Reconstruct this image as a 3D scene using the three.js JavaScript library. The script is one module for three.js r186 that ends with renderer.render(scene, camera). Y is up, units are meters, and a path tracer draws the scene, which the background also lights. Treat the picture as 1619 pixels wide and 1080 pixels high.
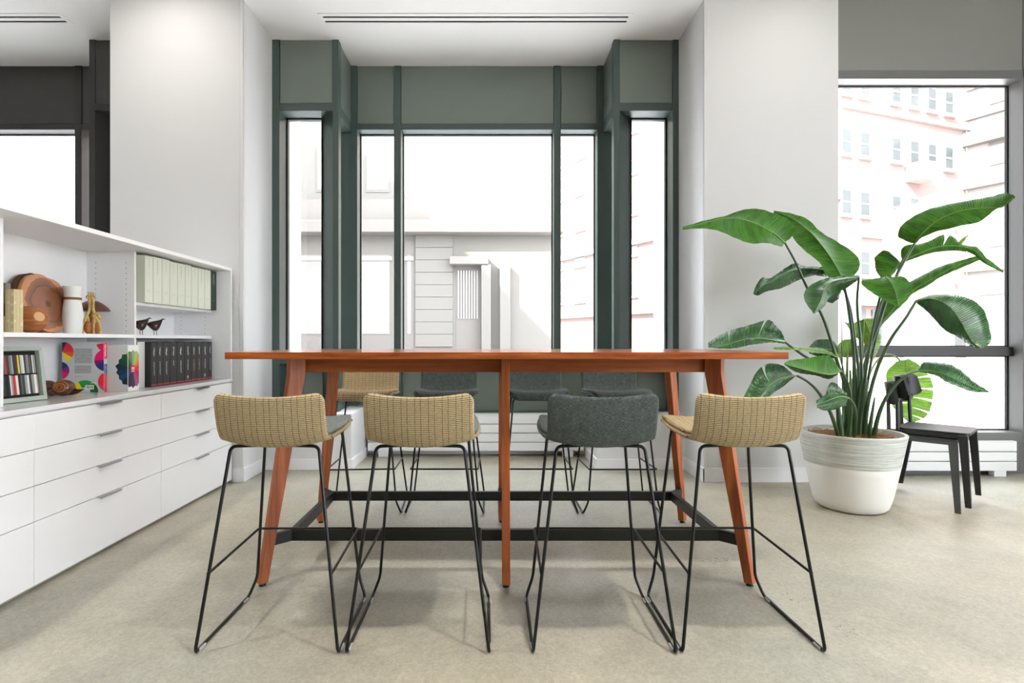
import * as THREE from 'three';
import { RoundedBoxGeometry } from 'three/addons/geometries/RoundedBoxGeometry.js';
import { mergeGeometries, mergeVertices } from 'three/addons/utils/BufferGeometryUtils.js';
import { RectAreaLightUniformsLib } from 'three/addons/lights/RectAreaLightUniformsLib.js';
import { ImprovedNoise } from 'three/addons/math/ImprovedNoise.js';

// ------------------------------------------------------------------ camera, sky, sun, exposure
const scene = new THREE.Scene();
const FOCAL = 870, PX = 773, PY = 539.5, EYE = 1.10;      // focal length in pixels of a 1619 x 1080 frame
const camera = new THREE.PerspectiveCamera(2 * Math.atan(540 / FOCAL) * 180 / Math.PI, 1619 / 1080, 0.05, 300);
camera.position.set(0, EYE, 0);
camera.lookAt(0, EYE, -5);
camera.setViewOffset(1619, 1080, 809.5 - PX, 540 - PY, 1619, 1080);
scene.add(camera);
const renderer = new THREE.WebGLRenderer({ antialias: true });
renderer.toneMapping = THREE.LinearToneMapping;
renderer.toneMappingExposure = 1.22;
renderer.shadowMap.enabled = true;
scene.background = new THREE.Color().setRGB(0.95, 1.0, 1.08);
scene.backgroundIntensity = 12.0;                          // bright overcast haze over the street
const sun = new THREE.DirectionalLight(0xfff4e4, 26.0);
sun.name = 'sun';
sun.position.set(-30, 29.4, 30 - 10);
sun.target.position.set(0, 0, -10);
sun.castShadow = true;
Object.assign(sun.shadow.camera, { left: -40, right: 40, top: 40, bottom: -40, near: 1, far: 140 });
scene.add(sun, sun.target);
RectAreaLightUniformsLib.init();
const LAMP_POWER = 24, WARM = new THREE.Color().setRGB(1.0, 0.95, 0.885);

// ------------------------------------------------------------------ helpers
let seed = 7;
const rnd = () => { seed = (seed * 1664525 + 1013904223) % 4294967296; return seed / 4294967296; };
const rr = (a, b) => a + (b - a) * rnd();
const perlin = new ImprovedNoise();
const V = (x, y, z) => new THREE.Vector3(x, y, z);
const at = (px, py, d) => V((px - PX) / FOCAL * d, EYE - (py - PY) / FOCAL * d, -d);   // a point at a known distance d in front of the room's origin
const used = {};
function numbered(name) { const n = used[name] = (used[name] ?? -1) + 1; return n ? name + '_' + String(n).padStart(3, '0') : name; }
function tag(o, label, category, group, kind) {
  if (label) o.userData.label = label;
  if (category) o.userData.category = category;
  if (group) o.userData.group = group;
  if (kind) o.userData.kind = kind;
  return o;
}
function thing(name, label, category, pos = [0, 0, 0], turn = 0, group) {
  const o = new THREE.Group(); o.name = numbered(name); scene.add(o);
  o.position.set(...pos); o.rotation.y = turn;
  return tag(o, label, category, group);
}
function struct(name, label, category = 'structure') { const o = new THREE.Group(); o.name = name; scene.add(o); return tag(o, label, category, null, 'structure'); }
function put(name, geo, m, parent, label) {
  const o = new THREE.Mesh(Array.isArray(geo) ? mergeGeometries(geo.map((g) => { const q = g.index ? g.toNonIndexed() : g; for (const k of Object.keys(q.attributes)) if (!['position', 'normal', 'uv'].includes(k)) q.deleteAttribute(k); return q; })) : geo, m);
  o.name = name; o.castShadow = o.receiveShadow = true;
  if (parent) parent.add(o);
  if (label) o.userData.label = label;
  return o;
}
function top(name, geo, m, label, category, group) { const o = put(numbered(name), geo, m, scene); return tag(o, label, category, group); }
function meterUV(g, k = 1) {                                 // uv in metres, by the main direction of each face
  const p = g.attributes.position, n = g.attributes.normal, uv = new Float32Array(p.count * 2);
  for (let i = 0; i < p.count; i++) {
    const ax = Math.abs(n.getX(i)), ay = Math.abs(n.getY(i)), az = Math.abs(n.getZ(i));
    let u, v;
    if (ay >= ax && ay >= az) { u = p.getX(i); v = p.getZ(i); } else if (ax >= az) { u = p.getZ(i); v = p.getY(i); } else { u = p.getX(i); v = p.getY(i); }
    uv[2 * i] = u * k; uv[2 * i + 1] = v * k;
  }
  g.setAttribute('uv', new THREE.BufferAttribute(uv, 2));
  return g;
}
// a box from its limits; r rounds the edges
function bx(x0, x1, y0, y1, z0, z1, r = 0) {
  const w = Math.abs(x1 - x0), h = Math.abs(y1 - y0), d = Math.abs(z1 - z0);
  const g = r > 0 ? new RoundedBoxGeometry(w, h, d, 2, Math.min(r, w / 2.01, h / 2.01, d / 2.01)) : new THREE.BoxGeometry(w, h, d);
  g.translate((x0 + x1) / 2, (y0 + y1) / 2, (z0 + z1) / 2);
  return meterUV(g);
}
function prism(pts, y0, y1) {                                // plan outline [x, z] raised from y0 to y1
  const s = new THREE.Shape(pts.map(([x, z]) => new THREE.Vector2(x, -z)));
  const g = new THREE.ExtrudeGeometry(s, { depth: y1 - y0, bevelEnabled: false });
  g.rotateX(-Math.PI / 2); g.translate(0, y0, 0);
  return meterUV(g);
}
function tube(pts, r, seg = 24, rad = 8, r1 = r, tension = 0.5) {   // a tube through points, tapering from r to r1, closed ends
  const curve = new THREE.CatmullRomCurve3(pts, false, 'centripetal', tension);
  return sweep((t) => curve.getPoint(t), (t) => r + (r1 - r) * t, seg, rad);
}
function sweep(f, rf, seg, rad, flat = 1) {
  const P = []; for (let i = 0; i <= seg; i++) P.push(f(i / seg));
  const pos = [], uv = [], idx = []; let nrm = null, len = 0;
  for (let i = 0; i <= seg; i++) {
    const T = P[Math.min(i + 1, seg)].clone().sub(P[Math.max(i - 1, 0)]).normalize();
    if (!nrm) { nrm = Math.abs(T.y) < 0.9 ? V(0, 1, 0) : V(1, 0, 0); }
    nrm = nrm.clone().sub(T.clone().multiplyScalar(nrm.dot(T))).normalize();
    const B = T.clone().cross(nrm), r = rf(i / seg);
    if (i) len += P[i].distanceTo(P[i - 1]);
    for (let j = 0; j <= rad; j++) {
      const a = j / rad * 2 * Math.PI, q = P[i].clone().addScaledVector(nrm, Math.cos(a) * r).addScaledVector(B, Math.sin(a) * r * flat);
      pos.push(q.x, q.y, q.z); uv.push(a * r, len);
    }
  }
  const w = rad + 1;
  for (let i = 0; i < seg; i++) for (let j = 0; j < rad; j++) { const a = i * w + j; idx.push(a, a + 1, a + w, a + 1, a + w + 1, a + w); }
  for (const [row, P0, flip] of [[0, P[0], 0], [seg, P[seg], 1]]) {
    const c = pos.length / 3; pos.push(P0.x, P0.y, P0.z); uv.push(0, 0);
    for (let j = 0; j < rad; j++) { const a = row * w + j; flip ? idx.push(c, a, a + 1) : idx.push(c, a + 1, a); }
  }
  const g = new THREE.BufferGeometry();
  g.setAttribute('position', new THREE.Float32BufferAttribute(pos, 3)); g.setAttribute('uv', new THREE.Float32BufferAttribute(uv, 2)); g.setIndex(idx);
  g.computeVertexNormals();
  return g;
}
function rod(pts, r, bend = 0.02, rad = 8) {                  // straight runs joined by round bends: a bent steel rod
  const path = new THREE.CurvePath();
  let prev = pts[0];
  for (let i = 1; i < pts.length; i++) {
    if (i === pts.length - 1) { path.add(new THREE.LineCurve3(prev, pts[i])); break; }
    const a = pts[i].clone().add(prev.clone().sub(pts[i]).setLength(Math.min(bend, prev.distanceTo(pts[i]) * 0.45)));
    const b = pts[i].clone().add(pts[i + 1].clone().sub(pts[i]).setLength(Math.min(bend, pts[i + 1].distanceTo(pts[i]) * 0.45)));
    path.add(new THREE.LineCurve3(prev, a)); path.add(new THREE.QuadraticBezierCurve3(a, pts[i], b)); prev = b;
  }
  const samples = [];
  for (const c of path.curves) { const n = c.isLineCurve3 ? 1 : 5; for (let k = samples.length ? 1 : 0; k <= n; k++) samples.push(c.getPoint(k / n)); }
  return sweep((t) => samples[Math.round(t * (samples.length - 1))].clone(), () => r, samples.length - 1, rad);
}
function lathe(profile, seg = 40) {
  const g = new THREE.LatheGeometry(profile.map(([r, y]) => new THREE.Vector2(r, y)), seg);
  return g;
}
function grid(f, nu, nv) {                                    // f(u, v) -> [Vector3, uvU, uvV]
  const pos = [], uv = [], idx = [];
  for (let i = 0; i <= nu; i++) for (let j = 0; j <= nv; j++) { const [p, a, b] = f(i / nu, j / nv); pos.push(p.x, p.y, p.z); uv.push(a, b); }
  for (let i = 0; i < nu; i++) for (let j = 0; j < nv; j++) { const a = i * (nv + 1) + j; idx.push(a, a + 1, a + nv + 1, a + 1, a + nv + 2, a + nv + 1); }
  const g = new THREE.BufferGeometry();
  g.setAttribute('position', new THREE.Float32BufferAttribute(pos, 3)); g.setAttribute('uv', new THREE.Float32BufferAttribute(uv, 2)); g.setIndex(idx);
  g.computeVertexNormals();
  return g;
}

// ------------------------------------------------------------------ textures
function canvasTex(w, h, draw, srgb = true) {
  const c = document.createElement('canvas'); c.width = w; c.height = h;
  const x = c.getContext('2d'); draw(x, w, h);
  const t = new THREE.CanvasTexture(c); if (srgb) t.colorSpace = THREE.SRGBColorSpace;
  t.wrapS = t.wrapT = THREE.RepeatWrapping; t.magFilter = THREE.LinearFilter;
  return t;
}
function dataTex(w, h, f, srgb = true) {                       // f(u, v) -> [r, g, b] in 0..1, periodic in u and v where f is
  const a = new Uint8Array(w * h * 4);
  for (let j = 0; j < h; j++) for (let i = 0; i < w; i++) { const c = f(i / w, j / h, i, j), k = (j * w + i) * 4; a[k] = Math.max(0, Math.min(255, c[0] * 255)); a[k + 1] = Math.max(0, Math.min(255, c[1] * 255)); a[k + 2] = Math.max(0, Math.min(255, c[2] * 255)); a[k + 3] = 255; }
  const t = new THREE.DataTexture(a, w, h, THREE.RGBAFormat);
  t.magFilter = THREE.LinearFilter; t.minFilter = THREE.LinearMipmapLinearFilter; t.generateMipmaps = true;
  t.wrapS = t.wrapT = THREE.RepeatWrapping; if (srgb) t.colorSpace = THREE.SRGBColorSpace; t.needsUpdate = true;
  return t;
}
function rep(t, x, y = x) { t.repeat.set(x, y); return t; }
const mat = (o) => new THREE.MeshStandardMaterial(o);
const phy = (o) => new THREE.MeshPhysicalMaterial(o);
const fbm = (x, y, z = 0, o = 4) => { let s = 0, a = 0.5; for (let i = 0; i < o; i++) { s += a * perlin.noise(x, y, z); x *= 2.03; y *= 2.03; z += 7.1; a *= 0.5; } return s; };

const concreteMap = dataTex(1536, 1536, (u, v) => {
  const big = fbm(u * 7, v * 7, 1.3, 4), mid = fbm(u * 34, v * 34, 4.2, 3), fine = rnd() - 0.5, g2 = perlin.noise(u * 420, v * 420, 2.5);
  const l = 0.64 + big * 0.10 + mid * 0.055 + fine * 0.075 + g2 * 0.05;
  const hue = fbm(u * 4, v * 4, 9.7, 3) * 0.03;
  return [l * 1.0 + hue, l * 0.972, l * 0.868 - hue];
});
concreteMap.wrapS = concreteMap.wrapT = THREE.MirroredRepeatWrapping;
const woodGrain = (c0, c1, s1 = 3, s2 = 40) => dataTex(512, 512, (u, v) => {
  const n = fbm(u * s1, v * s2, 3.1, 4) + 0.35 * fbm(u * 12, v * 160, 8.0, 2), k = Math.max(0, Math.min(1, 0.5 + n * 1.1));
  return [0, 1, 2].map((i) => c0[i] + (c1[i] - c0[i]) * k);
});
const cherryMap = woodGrain([0.52, 0.24, 0.09], [0.74, 0.42, 0.20], 2, 30);
cherryMap.wrapS = cherryMap.wrapT = THREE.MirroredRepeatWrapping;
const cherryUp = cherryMap.clone(); cherryUp.rotation = Math.PI / 2; cherryUp.needsUpdate = true;
const tanWeave = canvasTex(1024, 1024, (c, w, h) => {           // 0.24 m square: tan tweed, fine dark weft lines, sparse dark warp lines
  c.fillStyle = '#c6af84'; c.fillRect(0, 0, w, h);
  for (let i = 0; i < 26000; i++) { const k = rnd(); c.fillStyle = k < 0.5 ? 'rgba(214,196,160,0.55)' : 'rgba(150,126,90,0.45)'; c.fillRect(rnd() * w, rnd() * h, rr(5, 18), rr(2, 5)); }
  for (let r = 0; r < 34; r++) { const y = (r + 0.5) * h / 34; for (let x = 0; x < w; x += 6) { c.fillStyle = `rgba(62,48,30,${rr(0.6, 1)})`; c.fillRect(x, y - 4 + rr(-1, 1), 7, rr(6, 9)); } }
  for (let r = 0; r < 10; r++) { const x = (r + 0.5 + (r % 2 ? 0.08 : -0.06)) * w / 10; for (let y = 0; y < h; y += 6) { c.fillStyle = `rgba(50,38,26,${rr(0.6, 0.9)})`; c.fillRect(x - 3 + rr(-1.2, 1.2), y, rr(5, 7), 7); } }
});
const greyWeave = dataTex(512, 512, (u, v, i, j) => {
  const n = 0.32 + (rnd() - 0.5) * 0.34 + perlin.noise(i * 0.05, j * 0.3, 1) * 0.18 + perlin.noise(i * 0.02, j * 0.02, 5) * 0.04;
  return [n * 0.92, n * 1.0, n * 0.97];
});
const paleWeave = dataTex(512, 512, (u, v, i, j) => { const n = 0.50 + (rnd() - 0.5) * 0.34 + perlin.noise(i * 0.05, j * 0.3, 1) * 0.16; return [n * 0.95, n, n * 0.98]; });
const fabricBump = dataTex(256, 256, (u, v, i, j) => { const n = 0.5 + 0.3 * Math.sin(i * 0.8) * Math.sin(j * 0.8) + (rnd() - 0.5) * 0.4; return [n, n, n]; }, false);

// ------------------------------------------------------------------ materials
const M = {
  wall: mat({ color: new THREE.Color().setRGB(0.69, 0.69, 0.69), roughness: 0.75 }),
  ceiling: mat({ color: new THREE.Color().setRGB(0.94, 0.94, 0.94), roughness: 0.9 }),
  base: mat({ color: new THREE.Color().setRGB(0.82, 0.82, 0.83), roughness: 0.5 }),
  floor: mat({ map: rep(concreteMap.clone(), 0.19), roughness: 0.42 }),
  green: mat({ color: 0x4e5d59, roughness: 0.42, metalness: 0.25 }),
  greenPanel: mat({ color: 0x79837c, roughness: 0.36, metalness: 0.3 }),
  charcoal: mat({ color: 0x3c3b39, roughness: 0.45, metalness: 0.3 }),  // left bay: dimmer light and dark reflections put into the paint colour
  shadedPanel: mat({ color: 0x454341, roughness: 0.4, metalness: 0.3 }),
  litFrame: mat({ color: 0x6c6c6b, roughness: 0.4, metalness: 0.25 }),  // same frame paint; warmer light and gloss put into the colour
  litPanel: mat({ color: 0x868683, roughness: 0.36, metalness: 0.3 }),
  gasket: mat({ color: 0x0b0c0c, roughness: 0.6 }),
  glass: phy({ color: 0xffffff, transmission: 1, thickness: 0, roughness: 0, ior: 1.45 }),
  white: mat({ color: new THREE.Color().setRGB(0.87, 0.87, 0.87), roughness: 0.38 }),
  whiteTop: phy({ color: new THREE.Color().setRGB(0.82, 0.82, 0.82), roughness: 0.2, clearcoat: 0.5, clearcoatRoughness: 0.1 }),
  radiator: mat({ color: new THREE.Color().setRGB(0.83, 0.84, 0.85), roughness: 0.45 }),
  black: mat({ color: 0x131311, roughness: 0.38, metalness: 0.3 }),
  steel: mat({ color: 0x20221f, roughness: 0.4, metalness: 0.35 }),
  darkGap: mat({ color: 0x0a0a0a, roughness: 0.9 }),
  chrome: mat({ color: 0xb9bcbe, roughness: 0.28, metalness: 0.9 }),
  cherry: phy({ map: rep(cherryMap.clone(), 1.6, 1.6), roughness: 0.34, specularIntensity: 0.45, clearcoat: 0.6, clearcoatRoughness: 0.08 }),
  cherryApron: phy({ map: cherryMap, roughness: 0.5 }),
  cherryLeg: phy({ map: cherryUp, roughness: 0.5 }),
  tan: mat({ map: rep(tanWeave, 1 / 0.24), roughness: 0.95, bumpMap: rep(fabricBump.clone(), 12), bumpScale: 0.0008 }),
  grey: mat({ map: rep(greyWeave, 1 / 0.30), roughness: 0.95, bumpMap: rep(fabricBump, 12), bumpScale: 0.0010 }),
  paleGrey: mat({ map: rep(paleWeave, 1 / 0.30), roughness: 0.95, bumpMap: fabricBump, bumpScale: 0.0010 }),
  glide: phy({ color: 0xe8eaea, roughness: 0.25, transmission: 0.6, thickness: 0 }),
  potRough: mat({ color: 0xffffff, roughness: 0.85 }),
  potSmooth: mat({ color: new THREE.Color().setRGB(0.80, 0.79, 0.74), roughness: 0.45 }),
};

// ------------------------------------------------------------------ room shell
const CEIL = 4.3, SOFFIT = 3.77, BACKZ = 4.6, LEFTX = -8.0, RIGHTX = 6.6, DCOL = 4.3, DBAY = 5.62;
{
  const f = struct('floor', 'mottled beige polished concrete floor', 'floor');
  put('slab', bx(LEFTX - 0.2, RIGHTX + 0.2, -0.2, 0, -DBAY, BACKZ + 0.2), M.floor, f);
  // chipped aggregate that shows as small dark pits in the concrete
  const pits = [];
  for (const [px, py, n, sx, sz] of [[1128, 886, 46, 0.075, 0.05], [1262, 945, 22, 0.06, 0.07], [1340, 1000, 16, 0.05, 0.05], [470, 795, 20, 0.10, 0.05], [1005, 756, 12, 0.05, 0.05]]) {
    const d = EYE * FOCAL / (py - PY), X = (px - PX) / FOCAL * d;
    for (let i = 0; i < n; i++) {
      const a = rr(0, 6.28), q = Math.sqrt(rnd()), s = rr(0.0012, 0.0034), g = new THREE.CircleGeometry(s, 6);
      g.scale(rr(0.7, 1.6), rr(0.6, 1), 1); g.rotateX(-Math.PI / 2); g.rotateY(rr(0, 3)); g.translate(X + Math.cos(a) * q * sx, 0.0004, -d + Math.sin(a) * q * sz); pits.push(g);
    }
  }
  const p = put('concrete_pits', pits, mat({ color: 0x4a463d, roughness: 0.9 }), f); p.userData.kind = 'stuff';

  const c = struct('ceiling', 'plain white plaster ceiling', 'ceiling');
  put('main_ceiling', bx(LEFTX - 0.2, RIGHTX + 0.2, CEIL, CEIL + 0.2, -DBAY, BACKZ + 0.2), M.ceiling, c);
  put('bay_soffit', bx(-1.92, 1.69, SOFFIT, CEIL, -DBAY, -DCOL), M.ceiling, c);
  put('bay_soffit', bx(-6.56, -2.96, SOFFIT, CEIL, -DBAY, -DCOL), M.ceiling, c);

  const wb = struct('wall_back', 'grey wall behind the viewer', 'wall');
  put('wall_panel', bx(LEFTX - 0.2, RIGHTX + 0.2, 0, CEIL, BACKZ, BACKZ + 0.2), mat({ color: 0x8c8a86, roughness: 0.8 }), wb);
  const wl = struct('wall_left', 'unseen far left wall, its glazing added for side light', 'wall');
  put('wall_panel', bx(LEFTX - 0.2, LEFTX, 3.3, CEIL, -DBAY, BACKZ), M.wall, wl); put('wall_panel', bx(LEFTX - 0.2, LEFTX, 0, 0.35, -DBAY, BACKZ), M.wall, wl);
  put('wall_panel', bx(LEFTX - 0.2, LEFTX, 0.35, 3.3, -DBAY, -2.12), M.wall, wl); put('wall_panel', bx(LEFTX - 0.2, LEFTX, 0.35, 3.3, 4.32, BACKZ), M.wall, wl);
  for (const z of [-2.0, 0.08, 2.17, 4.25]) put('mullion', bx(LEFTX - 0.2, LEFTX, 0.35, 3.3, z - 0.12, z + 0.12), M.litFrame, wl);
  for (const z of [-2.0, 0.08, 2.17]) put('pane', bx(LEFTX - 0.106, LEFTX - 0.1, 0.35, 3.3, z + 0.12, z + 1.96), M.glass, wl);  // glazing added out of view to light the room from the left
  const wr = struct('wall_right', 'unseen right wall, glazed to bring in added side light', 'wall');
  put('wall_panel', bx(RIGHTX, RIGHTX + 0.2, 3.3, CEIL, -4.75, BACKZ), M.litPanel, wr);
  put('wall_panel', bx(RIGHTX, RIGHTX + 0.2, 0, 0.35, -4.75, BACKZ), M.litFrame, wr);
  for (const z of [-1.6, 0.35, 2.3, 4.25]) put('mullion', bx(RIGHTX, RIGHTX + 0.2, 0.35, 3.3, z - 0.12, z + 0.12), M.litFrame, wr);
  for (const z of [-1.6, 0.35, 2.3]) put('pane', bx(RIGHTX + 0.1, RIGHTX + 0.106, 0.35, 3.3, z + 0.12, z + 1.83), M.glass, wr);  // unseen panes added so side light reaches drawers and piers
  put('wall_panel', bx(RIGHTX, RIGHTX + 0.2, 0.35, 3.3, 4.32, BACKZ), M.litFrame, wr);
  put('wall_panel', bx(RIGHTX, RIGHTX + 0.2, 0.35, 3.3, -4.75, -1.72), M.litPanel, wr);
  const col = (name, x0, x1, label, bead) => {
    const w = struct(name, label, 'wall');
    put('pier', bx(x0, x1, 0, CEIL, -DBAY, -DCOL), M.wall, w);
    for (const b of bead) put('corner_bead', bx(b - 0.014, b + 0.014, 0.14, CEIL, -DCOL - 0.02, -DCOL + 0.004, 0.002), M.wall, w);
  };
  col('wall_pier_left', -2.96, -1.92, 'white plastered pier rising behind the shelving unit', [-1.934]);
  col('wall_pier_right', 1.68, 2.73, 'white plastered pier behind the potted plant', [1.694]);
  col('wall_pier_end', LEFTX, -6.56, 'white pier at the far left end', []);
  // skirting boards
  const bb = (name, label, boxes) => { const s = struct(name, label, 'baseboard'); for (const b of boxes) put('board', bx(...b, 0.002), M.base, s); };
  bb('baseboard_left', 'white skirting board round the left pier', [[-2.0, -1.92, 0, 0.11, -4.302, -4.288], [-1.921, -1.908, 0, 0.11, -4.72, -4.288]]);
  bb('baseboard_right', 'white skirting board along the right pier', [[1.668, 2.73, 0, 0.11, -4.302, -4.288], [1.667, 1.681, 0, 0.11, -4.72, -4.288]]);
  // plinths below the bay's side lights
  const pl = struct('wall_plinth', 'low white plinths at both ends of the window bay', 'wall');
  const plinth = (x0, x1, xin, sgn) => {
    put('plinth_wall', bx(x0, x1, 0, 0.474, -DBAY + 0.2, -4.72, 0.003), M.wall, pl);
    put('skirting', bx(x0, x1, 0, 0.09, -4.722, -4.706, 0.002), M.base, pl);
    put('skirting', bx(xin - (sgn > 0 ? 0.002 : 0.014), xin + (sgn > 0 ? 0.014 : 0.002), 0, 0.09, -5.24, -4.706, 0.002), M.base, pl);
  };
  plinth(-1.92, -1.18, -1.18, 1); plinth(0.93, 1.68, 0.93, -1);
}

// ------------------------------------------------------------------ windows
let windowNo = 0;
const newWindow = (label) => struct('window_' + (++windowNo), label, 'window');
function pane(g, x0, x1, y0, y1, d, axis = 'z') {              // a glass sheet with a black gasket round it
  const k = 0.010;
  if (axis === 'z') {
    put('pane', bx(x0, x1, y0, y1, -d - 0.003, -d + 0.003), M.glass, g);
    put('gasket', [bx(x0, x1, y1 - k, y1, -d - 0.01, -d + 0.012), bx(x0, x1, y0, y0 + k, -d - 0.01, -d + 0.012), bx(x0, x0 + k, y0, y1, -d - 0.01, -d + 0.012), bx(x1 - k, x1, y0, y1, -d - 0.01, -d + 0.012)], M.gasket, g);
  } else {
    put('pane', bx(d - 0.003, d + 0.003, y0, y1, x0, x1), M.glass, g);
    put('gasket', [bx(d - 0.01, d + 0.01, y1 - k, y1, x0, x1), bx(d - 0.01, d + 0.01, y0, y0 + k, x0, x1)], M.gasket, g);
  }
}
function bay(off, frame, panel, low, words) {
  const C = -0.113;
  const X = (x, m) => (m ? 2 * C - x : x) + off;
  const B = (m, x0, x1, y0, y1, d0, d1, r = 0.002) => { const a = X(x0, m), b = X(x1, m); return bx(Math.min(a, b), Math.max(a, b), y0, y1, -d1, -d0, r); };
  for (const m of [0, 1]) {
    // side light that faces the room
    const g = newWindow(`narrow ${words} side light at the ${m ? 'right' : 'left'} end of the bay`);
    put('post', B(m, -1.92, -1.854, 0.40, SOFFIT, 4.87, 5.12), frame, g);
    const pts = [[-1.382, -4.87], [-1.331, -4.87], [-1.331, -4.95], [-1.40, -5.10], [-1.524, -5.10], [-1.524, -5.045]].map(([x, z]) => [X(x, m), z]);
    put('corner_post', prism(m ? pts.reverse() : pts, 0.40, SOFFIT), frame, g);
    put('top_panel', B(m, -1.851, -1.385, 3.211, SOFFIT - 0.003, 4.876, 5.10, 0.003), panel, g);
    put('head', B(m, -1.854, -1.382, 3.14, 3.207, 4.87, 5.12), frame, g);
    put('transom', B(m, -1.854, -1.382, 0.90, 0.985, 4.87, 5.12), frame, g);
    put('lower_panel', B(m, -1.854, -1.524, 0.45, 0.90, 5.05, 5.10), low, g);
    put('sill', B(m, -1.854, -1.382, 0.40, 0.475, 4.87, 5.12), frame, g);
    { const a = X(-1.854, m), b = X(-1.524, m); pane(g, Math.min(a, b), Math.max(a, b), 0.985, 3.14, 5.05); }
    // return light that joins it to the back of the bay
    const q = newWindow(`${words} return light seen edge-on at the ${m ? 'right' : 'left'} of the bay`);
    put('top_panel', B(m, -1.40, -1.336, 3.211, SOFFIT - 0.003, 4.952, 5.33, 0.003), panel, q);
    put('head', B(m, -1.42, -1.331, 3.12, 3.207, 4.95, 5.33), frame, q);
    put('lower_panel', B(m, -1.39, -1.345, 0.40, 0.985, 4.95, 5.33), frame, q);
    pane(q, -5.33, -4.98, 0.985, 3.14, X(-1.385, m), 'x');
    put('post', B(m, -1.45, -1.337, 0.40, SOFFIT, 5.33, 5.52), frame, q);
  }
  const g = newWindow(`wide ${words} window at the back of the bay`);
  const mull = [[-1.345, -1.276], [-0.92, -0.853], [0.630, 0.697], [1.05, 1.119]];
  for (const [a, b] of mull) put('mullion', B(0, a, b, 0.35, SOFFIT, 5.33, 5.52), frame, g);
  for (const [a, b] of [[-1.276, -0.92], [-0.853, 0.630], [0.697, 1.05]]) {
    put('top_panel', B(0, a + 0.003, b - 0.003, 3.210, SOFFIT - 0.003, 5.336, 5.50, 0.003), panel, g);
    put('head', B(0, a, b, 3.15, 3.207, 5.33, 5.52), frame, g);
    put('transom', B(0, a, b, 0.90, 0.985, 5.33, 5.52), frame, g);
    put('lower_panel', B(0, a, b, 0.35, 0.90, 5.42, 5.47), low, g);
    put('sill', B(0, a, b, 0.33, 0.42, 5.33, 5.52), frame, g);
    pane(g, a + off, b + off, 0.985, 3.15, 5.47);
  }
  put('apron', B(0, -1.345, 1.119, 0, 0.36, 5.36, 5.52, 0), M.wall, g);
}
bay(0, M.green, M.greenPanel, M.greenPanel, 'green metal framed');
bay(-4.643, M.charcoal, M.shadedPanel, M.charcoal, 'shade-darkened metal framed');
{ // storefront window right of the right-hand pier
  const g = newWindow('metal framed storefront window behind the plant, warm light in its paint');
  put('top_panel', bx(2.73, 4.42, 3.316, CEIL, -4.70, -4.505, 0.003), M.litPanel, g);
  put('head', bx(2.73, 4.42, 3.247, 3.312, -4.665, -4.50, 0.002), M.litFrame, g);
  put('jamb', bx(2.73, 2.78, 0.30, 3.247, -4.665, -4.52, 0.002), M.litFrame, g);
  put('jamb', bx(4.368, 4.62, 0.30, CEIL, -4.665, -4.50, 0.002), M.litFrame, g);
  put('transom', bx(2.78, 4.368, 0.976, 1.053, -4.68, -4.58, 0.002), M.charcoal, g);
  put('sill', bx(2.73, 4.368, 0.27, 0.352, -4.665, -4.50, 0.003), M.litFrame, g);
  put('apron', bx(2.73, 4.62, 0, 0.29, -4.75, -4.56), M.litFrame, g);
  pane(g, 2.78, 4.368, 1.053, 3.247, 4.64); pane(g, 2.78, 4.368, 0.352, 0.976, 4.64);
  const w = newWindow('storefront window beyond the right edge, warm light in its paint');
  put('top_panel', bx(4.62, RIGHTX, 3.316, CEIL, -4.70, -4.505), M.litPanel, w);
  put('head', bx(4.62, RIGHTX, 3.247, 3.312, -4.75, -4.50), M.litFrame, w);
  put('transom', bx(4.62, RIGHTX, 0.976, 1.053, -4.68, -4.58), M.charcoal, w);
  put('sill', bx(4.62, RIGHTX, 0, 0.352, -4.75, -4.50), M.litFrame, w);
  pane(w, 4.62, RIGHTX, 1.053, 3.247, 4.64); pane(w, 4.62, RIGHTX, 0.352, 0.976, 4.64);
}
// linear slot diffusers in the bay ceilings
function vent(x0, x1, label) {
  const t = thing('ceiling_vent', label, 'vent', [0, 0, 0], 0, 'linear slot vents in the bay ceilings'), y0 = SOFFIT - 0.008;
  put('backing', bx(x0, x1, SOFFIT - 0.001, SOFFIT + 0.004, -4.605, -4.49), M.darkGap, t);
  put('frame', [bx(x0 - 0.03, x1 + 0.03, y0, SOFFIT, -4.511, -4.478, 0.001), bx(x0 - 0.03, x1 + 0.03, y0, SOFFIT, -4.622, -4.602, 0.001), bx(x0 - 0.03, x0, y0, SOFFIT, -4.602, -4.511), bx(x1, x1 + 0.03, y0, SOFFIT, -4.602, -4.511)], M.ceiling, t);
  put('slat', bx(x0, x1, y0, SOFFIT - 0.001, -4.573, -4.537, 0.001), M.ceiling, t);
}
vent(-1.366, 1.147, 'long white linear vent in the ceiling above the central bay');
vent(-6.03, -3.52, 'white linear vent in the ceiling at the top left corner');

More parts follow.
